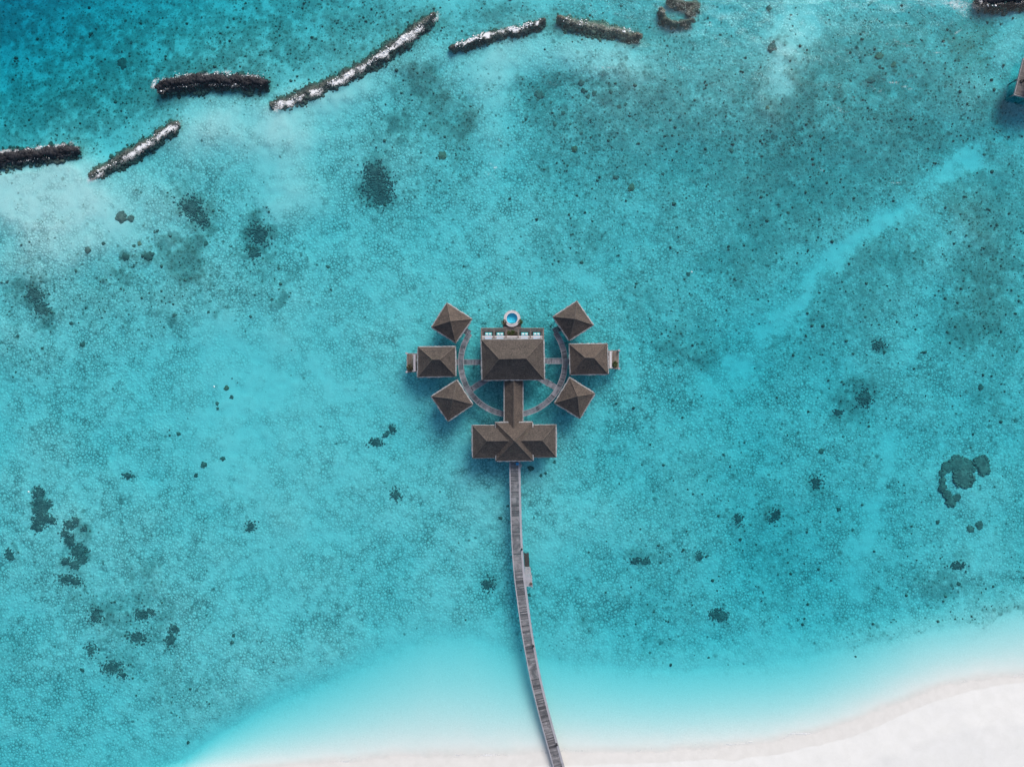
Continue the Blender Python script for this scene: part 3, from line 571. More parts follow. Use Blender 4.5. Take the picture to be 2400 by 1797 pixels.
BOULDER = {}
for k in ('dark', 'mid', 'brown'):
    BOULDER[k] = [fast_mesh('boulder', *ROCKS[i], M[{'dark': 'rockd', 'mid': 'rockb', 'brown': 'rockbr'}[k]], False) for i in range(5)]
foam_pts = []
for kind, pts, hw, top, lab, (sd, amt) in BREAK:
    seg = [math.dist(a, b) for a, b in zip(pts[:-1], pts[1:])]; L = sum(seg)
    mid = P(*pts[len(pts) // 2], 0)
    root = thing('rock_breakwater', (mid.x, mid.y, -1.5), lab, 'breakwater', 'rock breakwaters along the reef edge')
    A = []; B = []; Bo = []; crest = []
    def along(s):
        for (a, b), l in zip(zip(pts[:-1], pts[1:]), seg):
            if s <= l: break
            s -= l
        u = min(s / l, 1.0); dx, dy = (b[0] - a[0]) / l, (b[1] - a[1]) / l
        return a[0] + dx * u * l, a[1] + dy * u * l, -dy, dx
    N = int(L * hw * .46)
    for i in range(N):
        s = random.random() * (L + 16) - 8; x, y, nx_, ny_ = along(min(max(s, 0), L)); x += (s - min(max(s, 0), L)) * ny_; y -= (s - min(max(s, 0), L)) * nx_; s = min(max(s, 0), L)
        q = random.gauss(0, .78)
        if abs(q) > 2.3: continue
        e = min(1, min(s, L - s) / 16 + .25)
        wv = hw * (.45 + 1.0 * fbm(s / 17, 3.3, 5, 3)) * min(1, .45 + min(s, L - s) / 26)
        off = q * wv * (1.18 if kind == 'dark' else 1.2) + 2.5 * (vnoise(s / 18, .5, 9) - .5) * 4
        w = P(x + nx_ * off, y + ny_ * off, 0)
        gz = float(ground_z(w.x, w.y)[0])
        prof = max(0.0, 1 - abs(q) / 2.2) ** (1.7 if kind == 'dark' else 1.5)
        zt = gz + (top * e - .25 - gz) * min(1, prof * (1.25 if kind == 'dark' else 1.1))
        r = random.choice((.18, .24, .3, .38, .46, .6)) * random.uniform(.8, 1.15)
        item = (w.x - mid.x, w.y - mid.y, min(zt, top) - r * (.3 if kind == 'dark' else .8) + 1.5 + random.uniform(-.1, .12), r * random.uniform(.8, 1.25), r * random.uniform(.8, 1.25), r)
        if abs(q) < .45 and len(crest) < 60 and random.random() < .45: crest.append(item)
        elif abs(q) > 1.05: B.append(item); Bo.append(q * ny_)
        else: A.append(item)
    v_, f_ = scatter(A + B, ROCKS); nv = len(ROCKS[0][0])
    tv = np.repeat([random.uniform(0, .3) for _ in A] + [random.uniform(.0, .35) if (o_ > 0 and kind == 'mid') else random.uniform(.5, 1) for o_ in Bo], nv)
    tag(link('rubble_mound', fast_mesh('rubble_mound', v_, f_, M[{'dark': 'moundd', 'mid': 'moundb', 'brown': 'moundbr'}[kind]], False, dict(tint=tv)), parent=root), kind='stuff')
    for it in crest:
        b = link('boulder', BOULDER[kind][random.randrange(5)], it[:3], root)
        b.scale = it[3:]; b.rotation_euler = (0, 0, random.random() * 6.28)
    # foam lumps that cling to the rocks
    for i in range(int(L * (1.3 if kind == 'dark' else 1.0) * amt)):
        s = random.random() * L
        if vnoise(s / 14, 1.7, 3) < .36: continue
        x, y, nx_, ny_ = along(s)
        if kind == 'dark': off = (-1 if random.random() < .66 else 1) * random.gauss(hw * .95, hw * .3)
        elif sd == 0: off = random.gauss(0, hw * .42)
        else: off = random.gauss(hw * .55, hw * .32)
        w = P(x + nx_ * off, y + ny_ * off, 0)
        r = random.choice((.04, .05, .06, .08, .11, .16)) * random.uniform(.7, 1.2)
        hz = .03
        foam_pts.append((w.x, w.y, hz + random.uniform(0, .1), r * random.uniform(.8, 1.8), r, .07))
tag(link('surf_foam', fast_mesh('surf_foam', *scatter(foam_pts, ROCKS), M['foam'])), 'white surf foam breaking over the rock breakwaters', 'foam', kind='stuff')

# tiny coral rubble nobody could count
R = []
cand = 26000
rx = rng.uniform(-122, 122, cand); ry = rng.uniform(-92, 92, cand)
z_, c_, ce_, b_, w_, t_, s_, k_ = fields(rx, ry)
dens = np.clip((c_ - .17) * 1.15, 0.004, .8) * (fbm(rx * .25, ry * .25, 77, 3) > .42)
keep = (rng.random(cand) < dens) & (t_ > 1.04)
for x, y, z, c in zip(rx[keep], ry[keep], z_[keep], c_[keep]):
    r = rng.choice([.12, .16, .2, .26, .36], p=[.3, .28, .22, .14, .06]) * rng.uniform(.8, 1.25)
    R.append((x, y, z + r * .2, r * rng.uniform(.8, 1.3), r, r * .8))
print('rubble', len(R))
tag(link('coral_rubble', fast_mesh('coral_rubble', *scatter(R, ROCKS), M['rubble'])), 'tiny dark coral rubble sprinkled across the turquoise seabed', 'coral rubble', kind='stuff')

def coral_mesh(name, mat, seed):
    rnd = random.Random(seed); pts = [(0, 0, 0, .82, .82, .62)]
    for i in range(16):
        a = rnd.random() * 6.283; d = rnd.uniform(.45, .85); r = rnd.uniform(.2, .36)
        pts.append((d * math.cos(a), d * math.sin(a), rnd.uniform(-.1, .25), r, r, r * .8))
    return fast_mesh(name, *scatter(pts, LUMPS), mat)
CM = {k: [coral_mesh('coral_colony', M[m], 5 * i + len(k)) for i in range(4)] for k, m in (('d', 'coral'), ('b', 'coralb'), ('g', 'coralg'))}
def coral(px, py, r, k, label, group=None, flat=.75):
    w = P(px, py, 0); z = float(ground_z(w.x, w.y)[0])
    c = link('coral_colony', CM[k][random.randrange(4)], (w.x, w.y, z - .05))
    rr = r * S * .95
    c.scale = (rr * random.uniform(.93, 1.07), rr * random.uniform(.93, 1.07), min(rr, .95) * flat); c.rotation_euler = (0, 0, random.random() * 6.28)
    return tag(c, label, 'coral', group or 'coral heads on the lagoon floor')
for a in [
    (1034, 358, 13, 'b', 'large round brown coral head on open sand below the longest breakwater'),
    (1447, 408, 8, 'g', 'smaller round tan coral head of the pair in the upper right centre'),
    (1484, 433, 11, 'b', 'larger round tan coral head of the pair in the upper right centre'),
    (1723, 344, 7, 'd', 'lone dark coral head far right of the tan pair'),
    (521, 909, 7.5, 'b', 'roundest brown coral head, topmost of the little trio left of the huts'),
    (533, 931, 5.5, 'g', 'grey coral head, rightmost of the little trio left of the huts'),
    (499, 947, 6, 'g', 'grey coral head, lowest of the little trio left of the huts'),
    (500, 958, 4.5, 'd', 'tiny black coral head touching the underside of the little trio'),
    (1244, 1100, 8, 'd', 'large dark coral head beside the jetty just below the entrance roof'),
    (1301, 1085, 4.6, 'd', 'small black coral head below the right corner of the entrance roof'),
    (1268, 1117, 5, 'd', 'dark coral head between the jetty and the right corner of the entrance roof'),
    (1280, 1112, 4, 'g', 'small grey coral head right of a dark one near the entrance roof'),
    (2312, 1235, 12, 'g', 'bigger grey round coral head of the touching pair at the right'),
    (2291, 1245, 10, 'g', 'smaller grey round coral head of the touching pair at the right'),
    (2215, 1228, 6, 'g', 'lone small grey coral head below the hooked dark coral patch'),
    (2349, 1144, 3.6, 'd', 'tiny dark coral head right of the hooked dark coral patch'),
    (2318, 908, 9, 'd', 'dark coral head alone near the right edge above the coral patch'),
    (265, 129, 15, 'd', 'broad dark coral head in the deep water of the top left corner'),
    (1938, 1060, 8, 'd', 'dark double coral lump left of the pale sand ribbon'),
    (1980, 1199, 7, 'd', 'dark coral head at the foot of the pale sand ribbon'),
    (1264, 213, 13, 'g', 'broad olive coral head right of the bright sand strip in the upper centre'),
    (1302, 282, 7, 'g', 'grey coral head below the broad olive one in the upper centre'),
    (1365, 185, 8, 'g', 'upper grey coral lump of the vertical row in the upper centre'),
    (1370, 203, 7, 'd', 'middle dark coral lump of the vertical row in the upper centre'),
    (1381, 218, 6, 'd', 'lower dark coral lump of the vertical row in the upper centre'),
    (1396, 210, 7, 'd', 'dark coral head just right of the vertical coral row'),
    (1434, 208, 6, 'd', 'dark coral head two steps right of the vertical coral row'),
    (1322, 256, 6, 'd', 'dark coral head between the olive head and the slanting pair'),
    (1232, 270, 5, 'd', 'small black coral head lower left of the broad olive one'),
    (1455, 242, 6, 'g', 'grey half of the slanting coral pair in the upper right centre'),
    (1470, 236, 5, 'd', 'dark half of the slanting coral pair in the upper right centre'),
    (1348, 340, 9, 'b', 'brown coral head below the scattered upper centre group'),
    (2074, 120, 11, 'b', 'brown coral head topping the rough reef flat in the upper right'),
    (2107, 141, 7, 'b', 'small round brown coral head in the upper right reef flat'),
    (2053, 176, 12, 'g', 'broad grey coral head in the upper right reef flat'),
    (1812, 8, 9, 'd', 'dark coral lump at the top edge on bright sand'),
    (1817, 105, 12, 'd', 'dark coral lump at the left rim of the upper right reef flat'),
    (1805, 246, 6, 'b', 'brown coral head at the lower left rim of the reef flat'),
    (318, 568, 7, 'b', 'reddish brown coral head among the dark clumps at the left'),
    (305, 573, 5, 'd', 'small black coral head beside the reddish brown one'),
    (276, 506, 15, 'g', 'wide olive coral patch on pale sand at the left'),
    (298, 509, 10, 'g', 'olive coral lump attached right of the wide olive patch'),
    (338, 596, 14, 'd', 'broad dark coral clump below the reddish brown head'),
    (284, 597, 12, 'd', 'dark coral clump left of the broad dark one'),
    (234, 568, 5.5, 'd', 'small dark coral head on the pale sand far left of the clumps'),
    (198, 583, 9, 'g', 'olive coral head on the pale sand at the far left'),
    (154, 756, 5.5, 'd', 'black coral head below the shadowy seagrass at the far left'),
    (179, 806, 7, 'd', 'dark coral head lower left of the huts near the picture edge'),
    (28, 786, 4.5, 'd', 'tiny black coral head nearest the left picture edge'),
    (86, 815, 5, 'd', 'dark coral head between the edge and its larger neighbour'),
    (473, 567, 7, 'd', 'dark coral head on the right rim of the left clumps'),
    (360, 537, 4.5, 'd', 'tiny round black coral head above the left clumps'),
    (188, 720, 4, 'd', 'tiny black coral head alone in the middle of the left sand'),
    (761, 621, 5.5, 'd', 'black angular coral head upper left of the huts'),
    (769, 676, 4.2, 'd', 'small black coral head under the angular one'),
    (406, 1018, 6, 'd', 'dark coral head on sand below the little trio'),
    (512, 1078, 7, 'd', 'dark coral clump right of two others below the little trio'),
    (467, 1092, 8, 'd', 'wider dark coral clump left of its neighbour below the trio'),
    (448, 1117, 6, 'd', 'dark flat coral lump lowest of those below the trio'),
    (1620, 638, 6, 'g', 'grey coral head with a white buoy over it'),
    (1612, 650, 4, 'd', 'little dark coral lump just under the buoyed one'),
    (179, 1579, 6, 'd', 'black coral head in the lower left by the seagrass'),
    (538, 1497, 5.5, 'd', 'small dark coral lump on sand in the lower left centre'),
    (535, 1513, 5, 'd', 'flat dark coral lump below a small one in the lower left centre'),
    (1669, 1552, 3.6, 'd', 'tiny black coral head at the edge of the smooth pale shallows'),
    (2015, 1546, 3.6, 'd', 'tiny black twig of coral in the smooth pale shallows'),
    (1383, 1300, 3.6, 'd', 'tiny dark coral head right of the jetty landing'),
    (1190, 1190, 4.5, 'd', 'small dark coral head hugging the left side of the jetty'),
    (1173, 1218, 6, 'd', 'dark coral head a little left of the jetty'),
    (1242, 1402, 5, 'd', 'dark coral head right of the jetty below the landing'),
    (2262, 1375, 6, 'd', 'grey dark coral lump above the lower right seagrass'),
    (430, 1752, 5, 'd', 'dark coral bit at the rim of the bottom left shallows'),
    (1560, 400, 5, 'd', 'dark coral head right of the large tan one'),
    (1265, 383, 4, 'd', 'tiny black coral head left of the tan pair'),
    (1086, 620, 4, 'd', 'tiny dark coral head between the pavilion and the upper sand'),
]: coral(*a)
def lobes(name, lst, k, label, cat='coral', group=None, flat=.5):
    cx = sum(a[0] for a in lst) / len(lst); cy = sum(a[1] for a in lst) / len(lst); c = P(cx, cy); pts = []
    for (px, py, r) in lst:
        w = P(px, py); rr = r * S
        gz = float(ground_z(w.x, w.y)[0])
        pts.append((w.x - c.x, w.y - c.y, gz, rr * .92, rr * .92, min(rr, .9) * flat))
        for i in range(int(16 + r * 2.2)):
            a = random.random() * 6.283; d = rr * random.uniform(.55, 1.0) ** .7; q = random.uniform(.16, .34) * (.6 + rr * .3)
            pts.append((w.x - c.x + d * math.cos(a), w.y - c.y + d * math.sin(a), gz + random.uniform(0, .25) * flat, q, q, q * .8))
    o = link(name, fast_mesh(name, *scatter(pts, LUMPS), M[k]), (c.x, c.y, 0))
    return tag(o, label, cat, group)
PG = 'dark coral patches at the right'
lobes('coral_patch', [(2262, 1090, 22), (2274, 1124, 25), (2280, 1100, 22), (2236, 1098, 13), (2225, 1112, 8), (2226, 1130, 8), (2226, 1148, 10), (2235, 1163, 10), (2244, 1180, 13), (2259, 1170, 8)], 'coralg', 'big dark hooked coral patch at the right', 'coral', PG, .6)
lobes('coral_patch', [(2319, 1088, 19), (2322, 1102, 16)], 'coralg', 'round dark coral patch touching the hooked one at its upper right', 'coral', PG, .6)
def seagrass(lst, label, n=1.0, group='dark seagrass patches on the lagoon floor'):
    cx = sum(a[0] for a in lst) / len(lst); cy = sum(a[1] for a in lst) / len(lst); c = P(cx, cy); pts = []
    for (px, py, rx_, ry_) in lst:
        for i in range(int(rx_ * ry_ * 1.0 * n)):
            a = random.random() * 6.283; d = abs(random.gauss(0, .5))
            if d > 1.5: continue
            w = P(px + math.cos(a) * d * rx_, py + math.sin(a) * d * ry_)
            r = random.uniform(.09, .25)
            pts.append((w.x - c.x, w.y - c.y, w.x, w.y, r))
    gz = ground_z([p[2] for p in pts], [p[3] for p in pts])
    pts = [(p[0], p[1], z + .05, p[4], p[4], p[4] * .9) for p, z in zip(pts, gz)]
    o = link('seagrass_patch', fast_mesh('seagrass_patch', *scatter(pts, ROCKS), M['grass']), (c.x, c.y, 0))
    return tag(o, label, 'seagrass', group)
seagrass([(78, 1162, 15, 20), (82, 1190, 22, 22), (82, 1218, 20, 18), (74, 1238, 18, 14), (108, 1222, 12, 10), (100, 1185, 10, 12)], 'tall dark seagrass patch at the lower left edge', 1.3)
seagrass([(150, 1232, 18, 12), (166, 1222, 10, 8), (186, 1243, 9, 8), (140, 1254, 12, 10), (150, 1272, 15, 14), (170, 1296, 22, 18), (182, 1316, 12, 12), (162, 1326, 16, 12), (140, 1320, 12, 10)], 'crooked dark seagrass patch right of the tall one at the lower left', 1.3)
seagrass([(6, 1302, 12, 14), (12, 1312, 8, 8)], 'small seagrass patch cut by the left picture edge')
seagrass([(880, 430, 44, 42), (890, 460, 26, 22), (872, 395, 30, 26)], 'wide soft seagrass patch in the upper centre left', .55)
seagrass([(915, 1008, 12, 12), (900, 1022, 9, 9), (876, 1038, 20, 12)], 'slanting seagrass streak left of the entrance pavilion', .9)
seagrass([(924, 1163, 14, 18)], 'faint round seagrass tuft left of the jetty', .6)
seagrass([(579, 1238, 15, 15)], 'small round seagrass tuft in the open left sand', .7)
seagrass([(287, 1118, 15, 11)], 'small seagrass tuft left of the open sand', .7)
seagrass([(1696, 1452, 22, 16), (1680, 1448, 12, 12)], 'dark seagrass patch above the smooth shallows at the right', .9)
seagrass([(1830, 1214, 18, 20)], 'seagrass tuft in the deep teal area at the right', .6)
seagrass([(1926, 1134, 16, 20)], 'seagrass tuft left of the pale sand ribbon', .55)
seagrass([(1740, 1222, 16, 16)], 'seagrass tuft in the middle of the right lagoon', .6)
seagrass([(1494, 1320, 18, 10), (1520, 1322, 14, 10)], 'flat seagrass streak right of the jetty landing', .6)
seagrass([(1646, 1310, 14, 12)], 'round seagrass tuft right of the flat streak', .6)
seagrass([(2077, 806, 18, 12), (2066, 812, 10, 9)], 'dark seagrass patch below the sandy channel', .8)
seagrass([(2040, 932, 26, 28)], 'loose seagrass patch in the right lagoon', .4)
seagrass([(1978, 968, 14, 10)], 'little seagrass tuft beside the loose patch', .8)
seagrass([(1142, 1376, 18, 18)], 'seagrass tuft left of the jetty landing', .7)
seagrass([(142, 1362, 26, 16), (165, 1368, 18, 14)], 'seagrass tuft under the crooked patch at the lower left', .5)
seagrass([(320, 1446, 26, 16), (345, 1440, 14, 10), (310, 1500, 30, 18)], 'upper seagrass patch of the lower left meadow', .5)
seagrass([(200, 1530, 16, 18), (212, 1450, 20, 24)], 'left seagrass patch of the lower left meadow', .5)
seagrass([(250, 1572, 30, 20), (275, 1590, 16, 10)], 'bottom seagrass patch of the lower left meadow', .55)
seagrass([(390, 1506, 14, 22), (400, 1480, 12, 14)], 'right seagrass patch of the lower left meadow', .6)
seagrass([(440, 480, 34, 30), (462, 512, 22, 20)], 'olive seagrass patch under the slanting breakwater', .5)
seagrass([(600, 545, 30, 34), (586, 590, 20, 18)], 'seagrass patch right of the left coral clumps', .5)
seagrass([(70, 690, 26, 22), (84, 722, 22, 18)], 'shadowy seagrass patch at the far left', .6)
seagrass([(2260, 1332, 22, 12)], 'dotted seagrass tuft near the right edge', .8)
ZONES = [
    ('among the dark clumps in the left lagoon', 52, (300, 740, 470, 780), 'd'), ('along the far left picture edge', 26, (0, 230, 620, 940), 'd'),
    ('in the upper centre around the broad olive coral', 42, (1190, 1450, 140, 360), 'd'), ('on the reef flat in the upper right', 46, (1810, 2200, 60, 420), 'd'),
    ('in the deep water of the top left', 46, (60, 640, 0, 300), 'd'), ('outside the longest breakwater at the top', 36, (620, 1000, 0, 170), 'd')]
for (where, n, (x0, x1, y0, y1), k) in ZONES:
    i = 0
    while i < n:
        px, py = random.uniform(x0, x1), random.uniform(y0, y1); w = P(px, py)
        c = lookup(_GC, w.x, w.y)
        if random.random() > c[0] * 2.2: continue
        coral(px, py, random.choice((1.5, 1.8, 2.2, 2.8, 3.6, 4.6)) * random.uniform(.85, 1.1), random.choice('ddgg'), 'small dark coral head ' + where, 'small coral heads ' + where); i += 1

# ------------------------------------------------------------------ buildings
def hip_roof(root, eaves, ridge, ze, zr, mat='thatch', name='roof', flare=1.12, cap=True, trimw=.17, overgable=None):
    """eaves: NW,NE,SE,SW photo px; ridge: W,E photo px"""
    E = [P(*p, ze) for p in eaves]; R = [P(*p, zr) for p in ridge]
    cen = sum(E, Vector()) / 4
    def inset(p, d):
        q = p - cen; return p - Vector((math.copysign(min(d, abs(q.x)), q.x), math.copysign(min(d, abs(q.y)), q.y), 0)) if False else p - q.normalized() * d * 1.35
    I = [inset(p, trimw) for p in E]
    mb = MB(); m = 16
    NWc, NEc, SEc, SWc = I; rW, rE = R
    for (A, B, C, D) in ((NWc, NEc, rE, rW), (NEc, SEc, rE, rE), (SEc, SWc, rW, rE), (SWc, NWc, rW, rW)):
        n = max(8, int((B - A).length / .45))
        vs = []
        for j in range(m + 1):
            t = j / m
            for i in range(n + 1):
                u = i / n
                p = A.lerp(B, u).lerp(D.lerp(C, u), t)
                z = ze + (zr - ze) * t ** flare
                vs.append(Vector((p.x, p.y, z)))
        fs = [(j * (n + 1) + i, j * (n + 1) + i + 1, (j + 1) * (n + 1) + i + 1, (j + 1) * (n + 1) + i) for j in range(m) for i in range(n)]
        mb.add(vs, fs)
    arr = np.array([v[:] if not isinstance(v, tuple) else v for v in mb.v])
    dz = (fbm(arr[:, 0] * 1.3, arr[:, 1] * 1.3, 140, 3) - .5) * .16
    mb.v = [(a[0], a[1], a[2] + d) for a, d in zip(arr, dz)]
    r = mb.build(name, M[mat], root, smooth=True, merge=.02)
    # pale cut edge of the thatch all round the eaves
    tb = MB(); outer = []; inner = []
    for k in range(4):
        A, B = E[k], E[(k + 1) % 4]; a, b = I[k], I[(k + 1) % 4]
        n = max(10, int((B - A).length / .4))
        for i in range(n):
            u = i / n; j = random.uniform(-.08, .08)
            rr = .12 * (1 - min(1, min(u, 1 - u) * n / 1.5))
            p = A.lerp(B, u); q = a.lerp(b, u); d = (p - q).normalized()
            outer.append(p + d * (j - rr)); inner.append(q - d * (.07 + random.uniform(0, .05)))
    n = len(outer); vs = []
    for lst, z in ((outer, ze - .02), (inner, ze + .14), (inner, ze - .3), (outer, ze - .34)):
        vs += [Vector((p.x, p.y, z + (random.uniform(-.02, .02)))) for p in lst]
    fs = []
    for i in range(n):
        k = (i + 1) % n
        for s in range(4):
            s2 = (s + 1) % 4
            fs.append((s * n + i, s * n + k, s2 * n + k, s2 * n + i))
    tb.add(vs, fs); tb.build('eave_trim', M['trim'], r)
    if cap:
        cb = MB()
        segs = [(NWc, rW), (SWc, rW), (NEc, rE), (SEc, rE)] + ([(rW, rE)] if (rW - rE).length > .3 else [])
        for a, b in segs:
            k = 14; prev = None
            for i in range(k + 1):
                t = i / k; q = a.lerp(b, t)
                if a is rW: z = zr
                else: z = ze + (zr - ze) * t ** flare
                q = Vector((q.x, q.y, z - .03))
                if prev is not None: cb.tube(prev, q, .13, 6)
                prev = q
        cb.build('ridge_cap', M['ridge'], r)
    return r
def poly_shrink(eaves, ze, d, z):
    E = [P(*p, ze) for p in eaves]; c = sum(E, Vector()) / 4
    return [(p - (p - c).normalized() * d * 1.38) for p in E]
def body(root, eaves, ze, floor_z=1.5, inset=1.0, stilts=True, win=True):
    W = poly_shrink(eaves, ze, inset, 0); t = .12
    mb = MB(); inn = poly_shrink(eaves, ze, inset + t, 0)
    for k in range(4):
        a, b, c, d = W[k], W[(k + 1) % 4], inn[(k + 1) % 4], inn[k]
        mb.prism([a, b, c, d], floor_z, ze - .05)
    mb.build('wall', M['wall'], root)
    fb = MB(); fb.prism(poly_shrink(eaves, ze, inset * .55, 0), floor_z - .22, floor_z - .003); fb.build('floor', M['tdeck'], root)
    if win:
        for k in range(4):
            a, b = W[k], W[(k + 1) % 4]; e = (b - a); L = e.length; e.normalize(); nrm = Vector((e.y, -e.x, 0)); cc = sum(W, Vector()) / 4
            if nrm.dot(a - cc) < 0: nrm = -nrm
            nn = max(1, int(L // 3.2))
            for i in range(nn):
                q = a.lerp(b, (i + .5) / nn); rz = math.atan2(e.y, e.x)
                wb = MB(); wb.box((q.x + nrm.x * .03, q.y + nrm.y * .03, floor_z + 1.25), (1.5, .14, 1.9), rz)
                w = wb.build('window', M['dark'], root)
                pb = MB(); pb.box((q.x + nrm.x * .085, q.y + nrm.y * .085, floor_z + 1.25), (1.3, .06, 1.7), rz); pb.build('pane', M['glass'], w)
    if stilts:
        F4 = poly_shrink(eaves, ze, inset * .9, 0)
        pts = F4 + [F4[i].lerp(F4[(i + 1) % 4], .5) for i in range(4)]
        for p in pts:
            sb = MB(); sb.cyl(p, .17, -4.2, floor_z - .23, 10); sb.build('stilt', M['stilt'], root)

HUTS = [
    ('square thatched hut turned on its corner, upper left of the ring', [(1046.8, 707.4), (1109, 747.2), (1068.4, 806), (1008.8, 767.5)], [(1055.7, 752.3)] * 2),
    ('rectangular thatched hut with a small deck on the left of the ring', [(977.8, 811.4), (1069.1, 810.6), (1070, 883.7), (977, 885)], [(1013, 842.3), (1031, 842.3)]),
    ('square thatched hut turned on its corner, lower left of the ring', [(1071.7, 888), (1110.7, 948.3), (1049.3, 989.4), (1008.3, 928.5)], [(1060.8, 934.9)] * 2),
    ('square thatched hut turned on its corner, upper right of the ring', [(1352.4, 703.3), (1393.2, 762.4), (1333.4, 800.5), (1293.3, 742.1)], [(1347.3, 747.2)] * 2),
    ('rectangular thatched hut with a small deck on the right of the ring', [(1332.1, 804.8), (1425.2, 803.8), (1427.7, 878.3), (1334.7, 879.8)], [(1371.4, 837.9), (1392, 838.5)]),
    ('square thatched hut turned on its corner, lower right of the ring', [(1334.7, 882.4), (1396.8, 921.4), (1360, 983), (1297.1, 945)], [(1353.7, 928.5)] * 2),
]
def slab(mb, x0, x1, y0, y1, z0, z1, tint=None):
    a, b = P(x0, y1, z1), P(x1, y0, z1)
    mb.prism([(a.x, a.y), (b.x, a.y), (b.x, b.y), (a.x, b.y)], z0, z1, tint)
def boards(mb, x0, x1, y0, y1, z, along='y', w=.24, gap=.025, th=.06):
    a, b = P(x0, y1, z), P(x1, y0, z)
    if along == 'y':
        x = a.x
        while x < b.x - .05:
            e = min(x + w - gap, b.x); mb.prism([(x, a.y), (e, a.y), (e, b.y), (x, b.y)], z - th, z); x += w
    else:
        y = a.y
        while y < b.y - .05:
            e = min(y + w - gap, b.y); mb.prism([(a.x, y), (b.x, y), (b.x, e), (a.x, e)], z - th, z); y += w
def rail(root, pts, z, name='railing', mat='kerb', h=.85):
    mb = MB()
    for a, b in zip(pts[:-1], pts[1:]):
        A, B = P(*a, z), P(*b, z)
        mb.tube(A + Vector((0, 0, h)), B + Vector((0, 0, h)), .055, 6); mb.tube(A + Vector((0, 0, h * .5)), B + Vector((0, 0, h * .5)), .025, 5)
        n = max(1, int((B - A).length / 1.3))
        for i in range(n + 1):
            q = A.lerp(B, i / n); mb.box((q.x, q.y, z + h / 2), (.08, .08, h))
    return mb.build(name, M[mat], root)

for i, (lab, ev, rd) in enumerate(HUTS):
    ze, zr = 3.9, 7.2
    c = P(sum(p[0] for p in ev) / 4, sum(p[1] for p in ev) / 4, 0)
    h = thing('thatched_hut', (c.x, c.y, 0), lab, 'hut', 'thatched huts around the ring walk')
    hip_roof(h, ev, rd, ze, zr); body(h, ev, ze)
    if i in (1, 4):
        x0, x1, y0, y1 = (954.5, 979, 829, 871) if i == 1 else (1424.5, 1449.5, 822, 863.5)
        mb = MB(); boards(mb, x0, x1, y0, y1, 1.4); mb.build('side_deck', M['deck'], h)
        fr = MB()
        for (a0, a1, b0, b1) in ((x0 - 1, x1, y0 - 1.3, y0), (x0 - 1, x1, y1, y1 + 1.3)): slab(fr, a0, a1, b0, b1, 1.1, 1.45)
        slab(fr, *((x0 - 1.3, x0, y0, y1) if i == 1 else (x1, x1 + 1.3, y0, y1)), 1.1, 1.45)
        fr.build('deck_edge', M['trim'], h)
        ox = x0 if i == 1 else x1; s = -1 if i == 1 else 1
        for yy in (y0 - .5, y1 + .5):
            pb = MB(); q = P(ox + s * .3, yy, 1.5); pb.cyl(q, .2, -4, 2.3, 10); pb.cyl(q, .26, 2.3, 2.4, 10); pb.build('corner_post', M['kerb'], h)
        aw = MB(); ax0, ax1 = (969, 974) if i == 1 else (1428.5, 1433.8)
        A, B = P(ax0, y1 - 1, 3.4), P(ax1, y0 + 1, 3.4); ns = 5; wd = (B.x - A.x) / ns
        for k in range(ns): aw.prism([(A.x + k * wd, A.y), (A.x + (k + .93) * wd, A.y), (A.x + (k + .93) * wd, B.y), (A.x + k * wd, B.y)], 3.36, 3.42)
        for yy in (y0 + 1.6, y1 - 1.6):
            q = P((ax0 + ax1) / 2, yy, 3.3); aw.box((q.x, q.y, 3.3), (1.1, .09, .09)); aw.box((q.x, q.y, 2.4), (.1, .1, 1.9))
        aw.build('awning', M['awning' if i == 4 else 'awning2'], h)
        st = MB(); q = P((x0 + x1) / 2, y1 - 5, 1.2)
        for yy in (y0 + 4, y1 - 4):
            q = P(ox - s * 4, yy, 1.2); b = MB(); b.cyl(q, .15, -4.2, 1.33, 10); b.build('stilt', M['stilt'], h)

# main pavilion
ev = [(1125.7, 794), (1276.3, 793), (1278, 891), (1128, 892.5)]
c = P(1202, 843, 0)
main = thing('thatched_pavilion', (c.x, c.y, 0), 'largest thatched pavilion in the middle with a sunbed terrace at its back', 'pavilion')
hip_roof(main, ev, [(1169.8, 841), (1233.2, 840)], 5.5, 9.6); body(main, ev, 5.5)
mb = MB(); boards(mb, 1128.5, 1273.5, 770, 800, 1.5, 'x', .26); mb.build('terrace_deck', M['tdeck'], main)
mb = MB(); slab(mb, 1128, 1274, 768.6, 770, 1.15, 1.62); slab(mb, 1127, 1128.4, 768.6, 796, 1.15, 1.62); slab(mb, 1273.6, 1275, 768.6, 796, 1.15, 1.62); mb.build('terrace_edge', M['post'], main)
for x in (1128.6, 1157.8, 1186.2, 1214.6, 1243.4, 1273):
    mb = MB(); slab(mb, x - .75, x + .75, 771.5, 793, 3.1, 3.28)
    for yy in (772.5, 782, 791): q = P(x, yy, 2.3); mb.box((q.x, q.y, 2.33), (.12, .12, 1.62))
    mb.build('pergola_beam', M['post'], main)
for (x0, x1) in ((1130, 1157), (1159, 1185.4), (1187.2, 1213.6), (1215.6, 1242.4), (1244.4, 1272)):
    A, B = P(x0, 791.6, 3.0), P(x1, 786.9, 3.0); mb = MB(); n = 4; w = (B.y - A.y) / n
    for k in range(n): mb.prism([(A.x, A.y + k * w), (B.x, A.y + k * w), (B.x, A.y + (k + .88) * w), (A.x, A.y + (k + .88) * w)], 2.95, 3.0)
    mb.build('awning', M['awning'], main)
rail(main, [(1128.5, 770.5), (1180, 770.5)], 1.5, h=.8, mat='post'); rail(main, [(1221, 770.5), (1273.5, 770.5)], 1.5, h=.8, mat='post')
